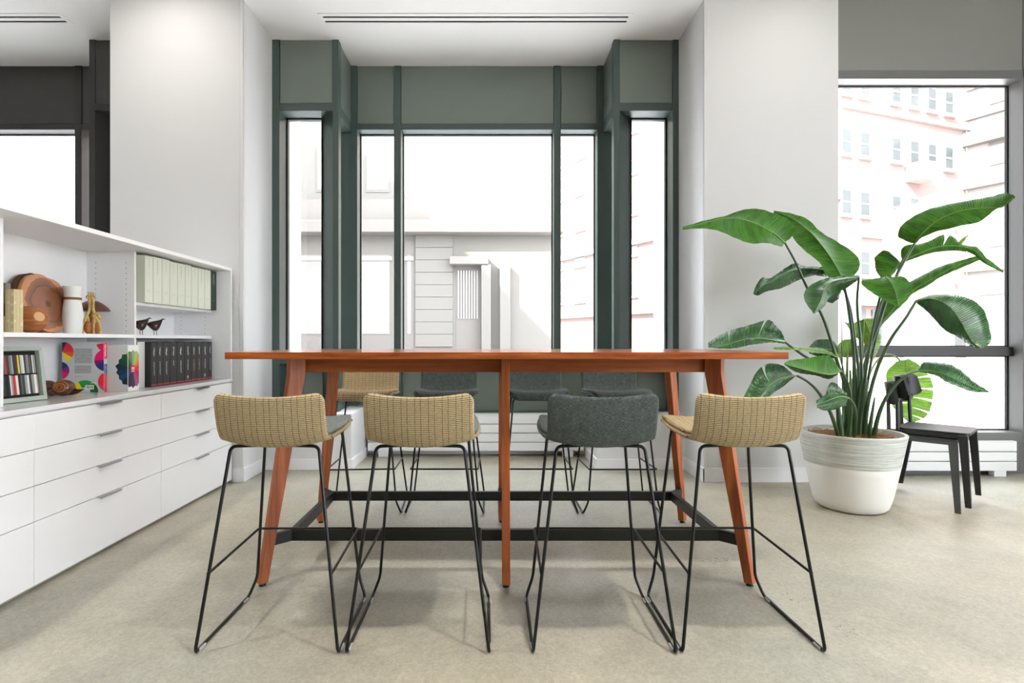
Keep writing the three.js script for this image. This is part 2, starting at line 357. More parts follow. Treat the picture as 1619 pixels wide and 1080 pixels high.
// convectors
function convector(x0, x1, y0, y1, dFront, depth, n, feet, label) {
  const t = thing('convector_heater', label, 'heater');
  const h = (y1 - y0) / n;
  for (let i = 0; i < n; i++) put('slat', bx(x0, x1, y0 + i * h + 0.0035, y0 + (i + 1) * h - 0.0035, -dFront - 0.03, -dFront, 0.003), M.radiator, t);
  put('core', bx(x0 + 0.01, x1 - 0.01, y0 + 0.005, y1 - 0.006, -dFront - depth, -dFront - 0.045), M.radiator, t);
  put('cover', bx(x0, x1, y1 - 0.004, y1 + 0.006, -dFront - depth, -dFront, 0.003), M.radiator, t);
  for (const f of feet) put('foot', bx(f - 0.05, f + 0.05, 0, y0 + 0.01, -dFront - 0.06, -dFront - 0.005, 0.003), M.radiator, t);
  return t;
}
convector(-1.15, 0.90, 0.055, 0.40, 5.22, 0.12, 4, [-1.0, 0.75], 'long white convector heater under the central window');
convector(2.86, 4.28, 0.045, 0.283, 4.46, 0.09, 3, [2.98, 4.15], 'white convector heater under the window behind the stacked chairs');

// ------------------------------------------------------------------ ceiling lamps
function downlight(x, z, label, power = LAMP_POWER, tilt = [0, 0]) {
  const t = thing('recessed_downlight', label, 'lamp', [x, CEIL, z], 0, 'recessed ceiling downlights');
  put('trim_ring', lathe([[0.075, 0.002], [0.078, -0.006], [0.10, -0.008], [0.102, 0.002]], 32), M.ceiling, t);
  put('diffuser', new THREE.CylinderGeometry(0.075, 0.075, 0.004, 32).translate(0, -0.003, 0), mat({ color: 0xffffff, emissive: WARM, emissiveIntensity: 3 }), t);
  const s = new THREE.SpotLight(WARM, power, 0, 1.05, 0.9, 2);
  s.name = 'downlight_beam'; s.position.set(0, -0.02, 0); s.target.position.set(tilt[0], -4, tilt[1]); s.castShadow = true; s.shadow.radius = 4;
  t.add(s, s.target);
}
downlight(0.85, -1.2, 'recessed downlight above the near side of the table');
downlight(-2.48, -1.2, 'recessed downlight above the drawers');
downlight(-2.44, -3.7, 'recessed downlight in front of the left pier', 8);
downlight(2.3, -3.6, 'recessed downlight above the potted plant', 4);
downlight(4.3, -1.2, 'recessed downlight on the right side of the room');

// ------------------------------------------------------------------ bar table
{
  const t = thing('bar_table', 'long glossy cherry wood bar table with splayed legs and a black steel stretcher', 'table', [0.077, 0, -2.91]);
  put('tabletop', bx(-1.222, 1.222, 1.022, 1.052, -0.526, 0.526, 0.0015), M.cherry, t);
  const aprons = [[-0.965, 0.965, 0.262, 0.284], [-0.965, 0.965, -0.284, -0.262]];
  for (const [x0, x1, z0, z1] of aprons) put('apron', bx(x0, x1, 0.952, 1.022, z0, z1, 0.002), M.cherryApron, t);
  for (const s of [-1, 1]) put('apron', bx(s * 0.975 - 0.011, s * 0.975 + 0.011, 0.952, 1.022, -0.26, 0.26, 0.002), M.cherryApron, t);
  const legShape = (splay) => {
    const s = new THREE.Shape();
    s.moveTo(-0.016, 0.014); s.lineTo(0.018, 0.014); s.lineTo(-splay + 0.034, 0.945); s.lineTo(-splay + 0.034, 1.022); s.lineTo(-splay - 0.04, 1.022); s.lineTo(-splay - 0.04, 0.945); s.closePath();
    const g = new THREE.ExtrudeGeometry(s, { depth: 0.033, bevelEnabled: true, bevelSize: 0.002, bevelThickness: 0.002, bevelSegments: 1 });
    g.translate(0, 0, -0.0165); return meterUV(g);
  };
  const corner = legShape(0.155), mid = legShape(0.11), padG = new THREE.CylinderGeometry(0.014, 0.016, 0.014, 16).translate(0.001, 0.007, 0);
  const leg = (g, x, z, yaw) => { const l = put('leg', g, M.cherryLeg, t); l.position.set(x, 0, z); l.rotation.y = yaw; put('foot_pad', padG, M.black, l); };
  for (const sx of [-1, 1]) for (const sz of [-1, 1]) leg(corner, sx * 1.097, sz * 0.43, Math.atan2(-sz, sx));
  for (const sz of [-1, 1]) leg(mid, 0, sz * 0.44, -sz * Math.PI / 2);
  for (const sz of [-1, 1]) put('stretcher', bx(-1.013, 1.013, 0.165, 0.218, sz * 0.323 - 0.013, sz * 0.323 + 0.013, 0.003), M.steel, t);
  for (const sx of [-1, 1]) put('stretcher', bx(sx * 1.0 - 0.013, sx * 1.0 + 0.013, 0.165, 0.218, -0.31, 0.31, 0.003), M.steel, t);
  for (const sx of [-1, 1]) for (const sz of [-1, 1]) {
    const b = put('stretcher_arm', bx(-0.01, 0.095, 0.165, 0.218, -0.013, 0.013, 0.003), M.steel, t);
    b.position.set(sx * 1.0, 0, sz * 0.318); b.rotation.y = Math.atan2(-sz, sx);
  }
  for (const sz of [-1, 1]) put('stretcher_arm', bx(-0.013, 0.013, 0.165, 0.218, sz > 0 ? 0.323 : -0.43, sz > 0 ? 0.43 : -0.323, 0.003), M.steel, t);
}

// ------------------------------------------------------------------ bar stools
function shellSlab(off, thick, inset) {
  const prof = [[0.232, 0.722], [0.226, 0.744], [0.20, 0.760], [0.14, 0.763], [0.05, 0.751], [-0.05, 0.735], [-0.12, 0.727], [-0.168, 0.736], [-0.194, 0.772], [-0.204, 0.82], [-0.210, 0.87], [-0.215, 0.915]];
  const curve = new THREE.CatmullRomCurve3(prof.map(([f, y]) => V(f, y, 0)), false, 'centripetal'), L = curve.getLength();
  const W = (u) => { const k = THREE.MathUtils.smoothstep(u, 0.45, 0.75); return THREE.MathUtils.lerp(0.190 + 0.027 * Math.sin(Math.min(1, u * 2.4) * Math.PI / 2), 0.197, k) - inset; };
  const R = 0.032, Cv = (u) => THREE.MathUtils.lerp(0.010, 0.032, THREE.MathUtils.smoothstep(u, 0.2, 0.6)) - 0.014 * THREE.MathUtils.smoothstep(u, 0.7, 1);
  const side = (sgn) => (U, Vv) => {
    let u = 0.5 - 0.5 * Math.cos(Math.PI * U); const s = Math.sin((Vv * 2 - 1) * Math.PI / 2);
    u = inset / L + u * (1 - 2 * inset / L);
    const p = curve.getPointAt(u), T = curve.getTangentAt(u), n = V(T.y, -T.x, 0), dist = Math.min(u, 1 - u) * L - inset;
    let w = W(u); const r = u < 0.5 ? R * 2.2 : R; if (dist < r) w -= r - Math.sqrt(Math.max(0, r * r - (r - dist) ** 2));
    const near = Math.min(1, Math.min((1 - Math.abs(s)) * w, Math.max(0, dist)) / 0.012), h = Math.sqrt(1 - (1 - near) ** 2);
    const lift = Cv(u) * s * s + off + sgn * thick / 2 * h;
    const y = p.y + n.y * lift + THREE.MathUtils.smoothstep(u, 0.75, 1) * 0.011 * (s * s - 1);
    return [V(w * s, y, -(p.x + n.x * lift)), w * s, u * L];
  };
  const a = grid(side(1), 44, 28), b = grid(side(-1), 44, 28);
  b.setIndex([...b.index.array].reduce((o, v, i, arr) => { if (i % 3 === 0) o.push(arr[i], arr[i + 2], arr[i + 1]); return o; }, []));
  b.computeVertexNormals();
  return [a, b];
}
const outerShell = shellSlab(-0.009, 0.018, 0), innerPad = shellSlab(0.006, 0.020, 0.006);
const outerGeo = mergeGeometries(outerShell), innerGeo = mergeGeometries(innerPad);
const R1 = 0.0062;
const sideFrame = [-1, 1].map((s) => rod([V(s * 0.05, 0.720, 0.145), V(s * 0.160, 0.717, 0.150), V(s * 0.251, R1, 0.226), V(s * 0.249, R1, -0.205), V(s * 0.220, 0.083, -0.222), V(s * 0.160, 0.728, -0.165), V(s * 0.05, 0.735, -0.155)], R1, 0.022));
const rearAt = (h) => { const k = h / 0.716; return [0.251 - 0.093 * k, 0.226 - 0.074 * k]; };
const [rx, rz] = rearAt(0.272);
const footRest = rod([V(-rx - 0.004, 0.272, rz), V(-0.214, 0.290, -0.226), V(0.214, 0.290, -0.226), V(rx + 0.004, 0.272, rz)], 0.0052, 0.014);
function makeStool(outer, inner) {
  const t = thing('bar_stool', 'bar stool', 'stool', [0, 0, 0], 0, 'upholstered bar stools round the table');
  put('back_shell', outerGeo, outer, t, outer === M.tan ? 'tan tweed outer shell with a dark grid' : 'charcoal woven outer shell');
  put('seat_pad', innerGeo, inner, t, inner === M.tan ? 'tan tweed seat lining' : 'grey woven seat lining');
  for (const g of sideFrame) put('sled_leg', g, M.black, t);
  put('footrest', footRest, M.black, t);
  put('seat_brace', rod([V(0, 0.720, 0.145), V(0, 0.735, -0.155)], 0.006), M.black, t);
  for (const s of [-1, 1]) for (const z of [0.185, -0.165]) put('floor_glide', bx(s * 0.25 - 0.009, s * 0.25 + 0.009, 0, 0.011, z - 0.022, z + 0.022, 0.004), M.glide, t);
  return t;
}
{
  const kinds = { tg: [M.tan, M.paleGrey], gg: [M.grey, M.grey], tt: [M.tan, M.tan] }, made = {};
  const place = (k, x, d, turn, label) => {
    let o = made[k];
    if (!o) o = made[k] = makeStool(...kinds[k]);
    else { o = o.clone(); o.name = numbered('bar_stool'); scene.add(o); }
    o.position.set(x, 0, -d); o.rotation.y = turn; o.userData = { ...o.userData, label };
  };
  place('tg', -0.780, 2.155, 0.0, 'tan tweed bar stool with grey seat nearest the white drawers');
  place('tg', -0.250, 2.155, 0.0, 'tan tweed bar stool with grey seat just left of the table\'s middle leg');
  place('gg', 0.408, 2.155, -0.008, 'charcoal bar stool on the near side, back to the viewer');
  place('tt', 0.932, 2.160, 0.0, 'all-tan tweed bar stool nearest the potted plant');
  place('tt', -0.822, 3.70, Math.PI + 0.06, 'tan bar stool on the window side facing the viewer');
  place('gg', -0.284, 3.71, Math.PI, 'grey window-side bar stool beside the tan one, left of the middle leg');
  place('gg', 0.318, 3.71, Math.PI, 'grey window-side bar stool just right of the table\'s middle leg');
  place('gg', 0.848, 3.70, Math.PI, 'rightmost grey bar stool on the window side of the table');
}

// ------------------------------------------------------------------ drawer units, worktop and shelving
const XF = -2.0, XH = -2.15, XB = -2.44;
{
  const rows = [[0.022, 0.304], [0.304, 0.462], [0.462, 0.623], [0.623, 0.780]];
  // g: which vertical joints (near, far) stand open in each row, bottom row first
  const unit = (d0, d1, label, near, far) => {
    const t = thing('drawer_unit', label, 'drawers', [0, 0, 0], 0, 'white drawer units under the worktop');
    put('carcass', bx(-2.46, -2.022, 0.02, 0.784, -d1 + 0.001, -d0 - 0.001), M.white, t);
    put('toe_kick', bx(-2.46, -2.03, 0, 0.02, -d1 + 0.001, -d0 - 0.001), mat({ color: 0xa9a89a, roughness: 0.7 }), t);
    rows.forEach(([y0, y1], i) => {
      const a = d0 + (near[i] ? 0.0016 : 0.0002), b = d1 - (far[i] ? 0.0016 : 0.0002);
      const dr = put('drawer', bx(-2.020, XF, y0 + 0.0016, y1 - 0.0016, -b, -a, 0.0008), M.white, t);
      const c = (d0 + d1) / 2;
      put('handle', [bx(XF - 0.004, XF + 0.020, y1 - 0.003, y1 + 0.0002, -c - 0.083, -c + 0.083, 0.0006), bx(XF + 0.0175, XF + 0.020, y1 - 0.010, y1, -c - 0.083, -c + 0.083, 0.0006)], M.chrome, dr, 'slim steel tab pull');
    });
  };
  unit(1.48, 2.420, 'white drawer unit cut off by the left edge', [1, 1, 1, 1], [1, 1, 1, 0]);
  unit(2.420, 3.359, 'white four-drawer unit in the middle of the row', [1, 1, 1, 0], [1, 1, 0, 1]);
  unit(3.359, 4.284, 'white four-drawer unit against the left pier', [1, 1, 0, 1], [1, 1, 1, 1]);
  top('worktop', bx(-2.46, -1.996, 0.787, 0.81, -4.284, -1.48, 0.0015), M.whiteTop, 'glossy white worktop running along the drawer units', 'worktop');

  const t = thing('shelving_hutch', 'white open shelving unit standing on the worktop', 'shelf');
  put('top_panel', bx(-2.46, XF, 1.645, 1.668, -4.284, -1.48, 0.001), M.white, t);
  put('back_panel', bx(-2.46, XB, 0.81, 1.645, -4.284, -1.48), M.white, t);
  const holes = (d, side, x0, x1) => {
    const gs = [];
    for (const x of [x0, x1]) for (const [a, b] of [[0.90, 1.10], [1.16, 1.60]]) for (let y = a; y < b; y += 0.032) { const g = new THREE.CircleGeometry(0.0026, 10); g.translate(x, y, -d + 0.0006); gs.push(g); }
    put('pin_holes', gs, M.darkGap, side).userData.kind = 'stuff';
  };
  for (const d of [1.50, 2.435, 3.352]) { const p = put('divider', bx(XB, XH, 0.81, 1.645, -d - 0.002, -d + 0.014, 0.001), M.white, t); holes(d - 0.014, p, -2.385, -2.20); }
  const e = put('end_panel', bx(XB, XF, 0.81, 1.645, -4.284, -4.264, 0.001), M.white, t); holes(4.264, e, -2.385, -2.20);
  for (const [a, b] of [[1.502, 2.421], [2.437, 3.338], [3.354, 4.264]]) put('shelf', bx(XB, XH, 1.119, 1.140, -b + 0.001, -a - 0.001, 0.001), M.white, t);
  put('shelf', bx(XB, XH, 1.320, 1.338, -4.263, -3.355, 0.001), M.white, t);
}

// ------------------------------------------------------------------ things on the shelves
const strokes = (c, x, y, len, size, col) => { c.fillStyle = col; for (let k = 0; k < len;) { const w = rr(size * 0.2, size * 0.7); c.fillRect(x + k, y + rr(0, size * 0.3), w, rr(size * 0.5, size * 0.95)); k += w + rr(size * 0.08, size * 0.3); } };
function binder(name, d0, d1, y0, y1, xf, depth, m, print, label, cat, group) {
  const t = thing(name, label, cat, [0, 0, 0], 0, group);
  put('cover', bx(xf - depth, xf, y0, y1, -d1 + 0.0008, -d0 - 0.0008, 0.003), m, t);
  if (print) {
    const g = new THREE.PlaneGeometry(d1 - d0 - 0.006, y1 - y0 - 0.006); g.rotateY(Math.PI / 2); g.translate(xf + 0.0006, (y0 + y1) / 2, -(d0 + d1) / 2);
    put('spine_print', g, print, t);
  }
  return t;
}
{
  // off-white binders on the upper shelf
  const cream = mat({ color: 0xd2d5c4, roughness: 0.6 }), darkGreen = mat({ color: 0x24332b, roughness: 0.55 });
  const creamPrints = [0, 1, 2].map((k) => mat({ roughness: 0.6, map: canvasTex(96, 320, (c, w, h) => {
    c.fillStyle = '#d3d6c6'; c.fillRect(0, 0, w, h); c.fillStyle = '#c3c7b5'; c.fillRect(0, 0, 4, h); c.fillRect(w - 4, 0, 4, h);
    c.save(); c.translate(w * 0.56, 14); c.rotate(Math.PI / 2); strokes(c, 0, 0, [60, 100, 78][k], 8, k === 1 ? '#8d8f80' : '#b0b2a3'); strokes(c, 0, 14, 120, 4, '#b9bbac'); c.restore();
    c.fillStyle = '#b4b7a6'; c.fillRect(20, 236, 56, 2); c.fillRect(26, 246, 30, 2);
  }) }));
  const bounds = [3.375, 3.457, 3.552, 3.637, 3.728, 3.822, 3.902, 3.992, 4.084, 4.176, 4.262];
  const ord = ['first', 'second', 'third', 'fourth', 'fifth', 'sixth', 'seventh', 'eighth', 'ninth'];
  for (let i = 0; i < 9; i++) binder('binder', bounds[i], bounds[i + 1], 1.338, 1.630 + (i % 3) * 0.003, -2.11, 0.30, cream, creamPrints[i % 3], `off-white binder on the upper shelf, ${ord[i]} from the left`, 'binder', 'off-white binders on the upper shelf');
  const gp = mat({ roughness: 0.55, map: canvasTex(96, 320, (c, w, h) => { c.fillStyle = '#26362e'; c.fillRect(0, 0, w, h); c.save(); c.translate(w * 0.56, 18); c.rotate(Math.PI / 2); strokes(c, 0, 0, 90, 12, '#c8d0c8'); c.restore(); c.fillStyle = '#6d7c72'; c.fillRect(20, 244, 56, 3); }) });
  binder('binder', bounds[9], bounds[10], 1.338, 1.634, -2.11, 0.30, darkGreen, gp, 'dark green binder at the right end of the upper shelf', 'binder', null);
  // black binders on the worktop
  const blk = mat({ color: 0x1f2021, roughness: 0.5 });
  const prints = [0, 1, 2, 3].map((k) => mat({ roughness: 0.5, map: canvasTex(96, 360, (c, w, h) => {
    c.fillStyle = '#2a2b2c'; c.fillRect(0, 0, w, h); c.fillStyle = '#1a1a1b'; c.fillRect(0, 0, 5, h);
    c.save(); c.translate(w * 0.62, 40); c.rotate(Math.PI / 2); strokes(c, 0, 0, 70, 20, '#d8d8d4'); strokes(c, 118, 2, [110, 90, 40, 100][k], 13, k === 3 ? '#d98a80' : '#cfcfcb'); c.restore();
    if (k === 1) { c.fillStyle = '#d0d0cc'; c.beginPath(); c.moveTo(w / 2, 296); c.lineTo(w / 2 - 12, 316); c.lineTo(w / 2 + 12, 316); c.fill(); c.fillRect(w / 2 - 8, 320, 16, 8); }
    c.fillStyle = '#c3293a'; c.fillRect(0, 342, w, 10);
  }) }));
  const bb = [3.451, 3.515, 3.576, 3.657, 3.738, 3.831, 3.916, 3.991, 4.060, 4.154, 4.211], pk = [0, 0, 0, 2, 0, 1, 3, 3, 1, 0];
  const ord10 = [...ord, 'tenth'];
  for (let i = 0; i < 10; i++) binder('binder', bb[i], bb[i + 1], 0.81, 1.092 + (i % 2) * 0.004, -2.12, 0.28, blk, prints[pk[i]], `black binder with a red stripe on the worktop, ${ord10[i]} from the left`, 'binder', 'black binders on the worktop');
  binder('binder', 3.374, 3.449, 0.81, 1.096, -2.155, 0.26, mat({ color: 0xcfd2cc, roughness: 0.6 }), null, 'plain pale grey binder left of the black binders', 'binder', null);

  // boxed book with a fan of colour swatches printed round its corner
  const fan = (c, cx, cy, r, w, h) => {
    const cols = ['#8fa668', '#a9bf7c', '#c9a24a', '#e06a3c', '#d8303a', '#e8204a', '#b01848', '#c02070', '#9a5a88', '#4a2348', '#251a38', '#12203f', '#1a4a78', '#123a5c', '#0e2f3e', '#0f4a30', '#14552c', '#5d7a4c'];
    cols.forEach((col, i) => {
      const a = -Math.PI / 2 + (i - 0.6) / cols.length * 2 * Math.PI, b = a + 2 * Math.PI / cols.length * 1.15;
      c.fillStyle = col; c.beginPath(); c.moveTo(cx, cy); c.lineTo(cx + Math.cos(a) * r * 0.9, cy + Math.sin(a) * r * 0.9); c.lineTo(cx + Math.cos((a + b) / 2) * r * rr(0.96, 1.06), cy + Math.sin((a + b) / 2) * r); c.lineTo(cx + Math.cos(b) * r * 0.9, cy + Math.sin(b) * r * 0.9); c.fill();
    });
    c.fillStyle = '#d81f32'; c.fillRect(cx - r * 0.17, cy - r * 0.18, r * 0.34, r * 0.36);
    c.fillStyle = '#fff'; c.font = `bold ${Math.round(r * 0.2)}px sans-serif`; c.textAlign = 'center'; c.fillText('UX', cx, cy + r * 0.04); c.fillRect(cx - r * 0.12, cy + r * 0.1, r * 0.24, r * 0.03);
  };
  const bk = thing('boxed_book', 'white boxed book with a round fan of coloured swatches on its corner', 'book');
  const c0 = [-2.072, 3.158], W0 = 0.20, H0 = 0.268, T0 = 0.10;
  put('case', bx(c0[0] - W0, c0[0], 0.81, 0.81 + H0, -c0[1] - T0, -c0[1], 0.002), mat({ color: 0xdfe1de, roughness: 0.5 }), bk);
  const coverTex = canvasTex(400, 536, (c, w, h) => { c.fillStyle = '#d9dbd9'; c.fillRect(0, 0, w, h); c.strokeStyle = '#b9bbb9'; c.strokeRect(8, 40, w - 80, h - 120); fan(c, w + 90, h * 0.52, 225, w, h); });
  const spineTex = canvasTex(200, 536, (c, w, h) => { c.fillStyle = '#eceeec'; c.fillRect(0, 0, w, h); fan(c, 90, h * 0.52, 225, w, h); });
  put('front_print', new THREE.PlaneGeometry(W0 - 0.004, H0 - 0.004).translate(c0[0] - W0 / 2, 0.81 + H0 / 2, -c0[1] + 0.0006), mat({ map: coverTex, roughness: 0.5 }), bk);
  put('spine_print', new THREE.PlaneGeometry(T0 - 0.004, H0 - 0.004).rotateY(Math.PI / 2).translate(c0[0] + 0.0006, 0.81 + H0 / 2, -c0[1] - T0 / 2), mat({ map: spineTex, roughness: 0.5 }), bk);

  // large book with colour-wheel arcs
  const cb = thing('paperback_book', 'upright book with rainbow colour-wheel arcs on its grey back cover', 'book', [-2.181, 0.81, -3.118], 0.16);
  const W1 = 0.215, H1 = 0.285, T1 = 0.032;
  put('pages', bx(-W1, 0, 0, H1, -T1, 0, 0.0015), mat({ color: 0xcfd1d0, roughness: 0.55 }), cb);
  const arc = (c, cx, cy, r0, r1, a0, a1, col) => { c.fillStyle = col; c.beginPath(); c.arc(cx, cy, r1, a0, a1); c.arc(cx, cy, r0, a1, a0, true); c.fill(); };
  const backTex = canvasTex(430, 570, (c, w, h) => {
    c.fillStyle = '#c9cbca'; c.fillRect(0, 0, w, h);
    [['#26324a', -1.9, -1.2], ['#e01f3a', -1.2, 0.0], ['#e2571f', 0.0, 0.55], ['#f2d916', 0.55, 1.25]].forEach(([k, a, b]) => arc(c, 4, 110, 0, 116, a, b, k));
    [['#28246a', -1.3, -0.45], ['#8c1d72', -0.45, 0.3], ['#ee1670', 0.3, 1.2]].forEach(([k, a, b]) => arc(c, -30, 320, 0, 105, a, b, k));
    [['#e01f3a', 2.2, 3.0], ['#ee1670', 1.9, 2.5]].forEach(([k, a, b]) => arc(c, w + 20, 10, 0, 96, a, b, k));
    [['#ee1670', 3.14, 4.6], ['#7a1a6a', 2.7, 3.14], ['#2c2574', 1.7, 2.7]].forEach(([k, a, b]) => arc(c, w + 30, 205, 0, 128, a, b, k));
    arc(c, w + 60, 450, 0, 120, 2.3, 4.1, '#f0303e'); arc(c, w + 60, 470, 0, 105, 2.0, 2.9, '#f43f7a');
    [['#ec8a2c', 3.14, 3.5], ['#f0dc1c', 3.5, 4.2], ['#1f9a3c', 4.2, 5.6], ['#0d6a2c', 5.6, 6.28]].forEach(([k, a, b]) => arc(c, 235, h, 58, 138, a, b, k));
    for (let y = 70; y < 235; y += 9) strokes(c, 128, y, 180, 7, '#6b6c6b');
    for (let y = 262; y < 345; y += 9) strokes(c, 128, y, 170, 7, '#6b6c6b');
    strokes(c, 128, 386, 74, 8, '#8a8b8a');
    c.fillStyle = '#f3f3f1'; c.fillRect(240, 488, 88, 48); c.fillStyle = '#222'; for (let x = 250; x < 318; x += rr(3, 6)) c.fillRect(x, 496, rr(1, 3), 30);
    strokes(c, 296, 456, 46, 12, '#f3f3f1');
  });
  const spTex = canvasTex(64, 570, (c, w, h) => { c.fillStyle = '#e8354a'; c.fillRect(0, 0, w, h); c.fillStyle = '#c8cccf'; c.fillRect(0, 190, w, 60); c.fillStyle = '#2c4f8a'; c.fillRect(0, 250, w, 110); c.fillStyle = '#f43f5a'; c.fillRect(0, 370, w, 150); c.save(); c.translate(40, 30); c.rotate(Math.PI / 2); strokes(c, 0, 0, 130, 26, '#fff'); strokes(c, 240, 0, 90, 22, '#bcd0ea'); c.restore(); });
  put('back_cover', new THREE.PlaneGeometry(W1 - 0.002, H1 - 0.002).translate(-W1 / 2, H1 / 2, 0.0007), mat({ map: backTex, roughness: 0.4 }), cb);
  put('spine', new THREE.PlaneGeometry(T1 - 0.002, H1 - 0.002).rotateY(Math.PI / 2).translate(0.0007, H1 / 2, -T1 / 2), mat({ map: spTex, roughness: 0.4 }), cb);

  // framed box of material swatches at the left edge
  const fr = thing('swatch_frame', 'pale green framed box holding two rows of coloured material strips', 'frame', [-2.236, 0.81, -2.56], Math.PI / 2 - 0.165);
  const fw = 0.175, fh = 0.262, fm = mat({ color: 0xaab5aa, roughness: 0.5 });
  const tilt = new THREE.Matrix4().makeRotationX(-0.13);
  const tl = (g) => g.applyMatrix4(tilt);
  put('frame_rail', tl(bx(-fw, fw, 0, 0.022, -0.012, 0.020, 0.002)), fm, fr); put('frame_rail', tl(bx(-fw, fw, fh - 0.018, fh, -0.012, 0.020, 0.002)), fm, fr);
  put('frame_rail', tl(bx(-fw, -fw + 0.018, 0.022, fh - 0.018, -0.012, 0.020, 0.002)), fm, fr); put('frame_rail', tl(bx(fw - 0.018, fw, 0.022, fh - 0.018, -0.012, 0.020, 0.002)), fm, fr);
  put('backing', tl(bx(-fw + 0.01, fw - 0.01, 0.01, fh - 0.01, -0.012, -0.006)), mat({ color: 0x101111, roughness: 0.8 }), fr);
  const cols = ['#9a9c9a', '#1d1e1f', '#cfcfcb', '#2d3033', '#5d5b58', '#1a1b1c', '#3b3630', '#8c8f90', '#d9b93a', '#e6e2d6', '#202225', '#343a50', '#8f9290', '#6d6056', '#b9bcb9', '#c8302c', '#26282a', '#d9d7d0', '#16181a', '#54605a', '#3a3c3c', '#747674'];
  const smats = cols.map((k) => mat({ color: k, roughness: 0.7 }));
  for (const [row, y0, y1, sh] of [[0, 0.136, 0.226, 0], [1, 0.036, 0.130, 0.006]]) {
    let x = -fw + 0.028, k = row * 7;
    while (x < fw - 0.03) { const w = rr(0.004, 0.013); const q = put('swatch_strip', tl(bx(x + sh, x + sh + w - 0.0005, y0, y1 - rr(0, 0.003), -0.006, rr(0.0, 0.006))), smats[(k = (k + 1 + Math.floor(rnd() * 3)) % cols.length)], fr); x += w; }
  }
}
// wooden pieces and vase
const ringMap = canvasTex(512, 512, (c, w, h) => {
  c.fillStyle = '#b98150'; c.fillRect(0, 0, w, h);
  for (let k = 60; k > 0; k--) {
    const q = k / 60, n = 90; c.beginPath();
    for (let i = 0; i <= n; i++) { const a = i / n * 2 * Math.PI, r = q * 225 * (1 + 0.13 * fbm(Math.cos(a) * 1.4 + 5, Math.sin(a) * 1.4, q * 2, 3) * 2); const X = w * 0.5 + Math.cos(a) * r + (1 - q) * 12, Y = h * 0.52 + Math.sin(a) * r - (1 - q) * 6; i ? c.lineTo(X, Y) : c.moveTo(X, Y); }
    c.closePath();
    const band = 0.5 + 0.5 * Math.sin(q * 13 + Math.sin(q * 7) * 2), dark = q > 0.64 && q < 0.69 ? 0.8 : q < 0.12 ? 0.6 : 0;
    const m = (a, b) => Math.round(a + (b - a) * (band * 0.26 + 0.1 + dark * 0.5));
    c.fillStyle = q > 0.9 ? `rgb(${m(196, 176)},${m(138, 112)},${m(88, 66)})` : `rgb(${m(150, 70) - (1 - q) * 10},${m(88, 40)},${m(56, 30)})`; c.fill();
  }
  for (let k = 0; k < 5; k++) { c.strokeStyle = 'rgba(40,20,12,0.35)'; c.lineWidth = 2; c.beginPath(); c.moveTo(w * 0.5, h * 0.5); c.lineTo(w * 0.5 + rr(-60, 60), h * 0.5 + rr(-60, 60)); c.stroke(); }
});
const walnut = woodGrain([0.24, 0.11, 0.06], [0.46, 0.24, 0.13], 4, 22), honey = woodGrain([0.55, 0.31, 0.15], [0.74, 0.48, 0.27], 3, 18), olive = woodGrain([0.62, 0.48, 0.20], [0.86, 0.74, 0.42], 4, 26);
const mWal = phy({ map: walnut, roughness: 0.35, clearcoat: 0.4 }), mHoney = mat({ map: honey, roughness: 0.45 }), mOlive = phy({ map: olive, roughness: 0.35, clearcoat: 0.3 }), mBird = phy({ map: walnut, color: 0x9a6a58, roughness: 0.32, clearcoat: 0.4 });
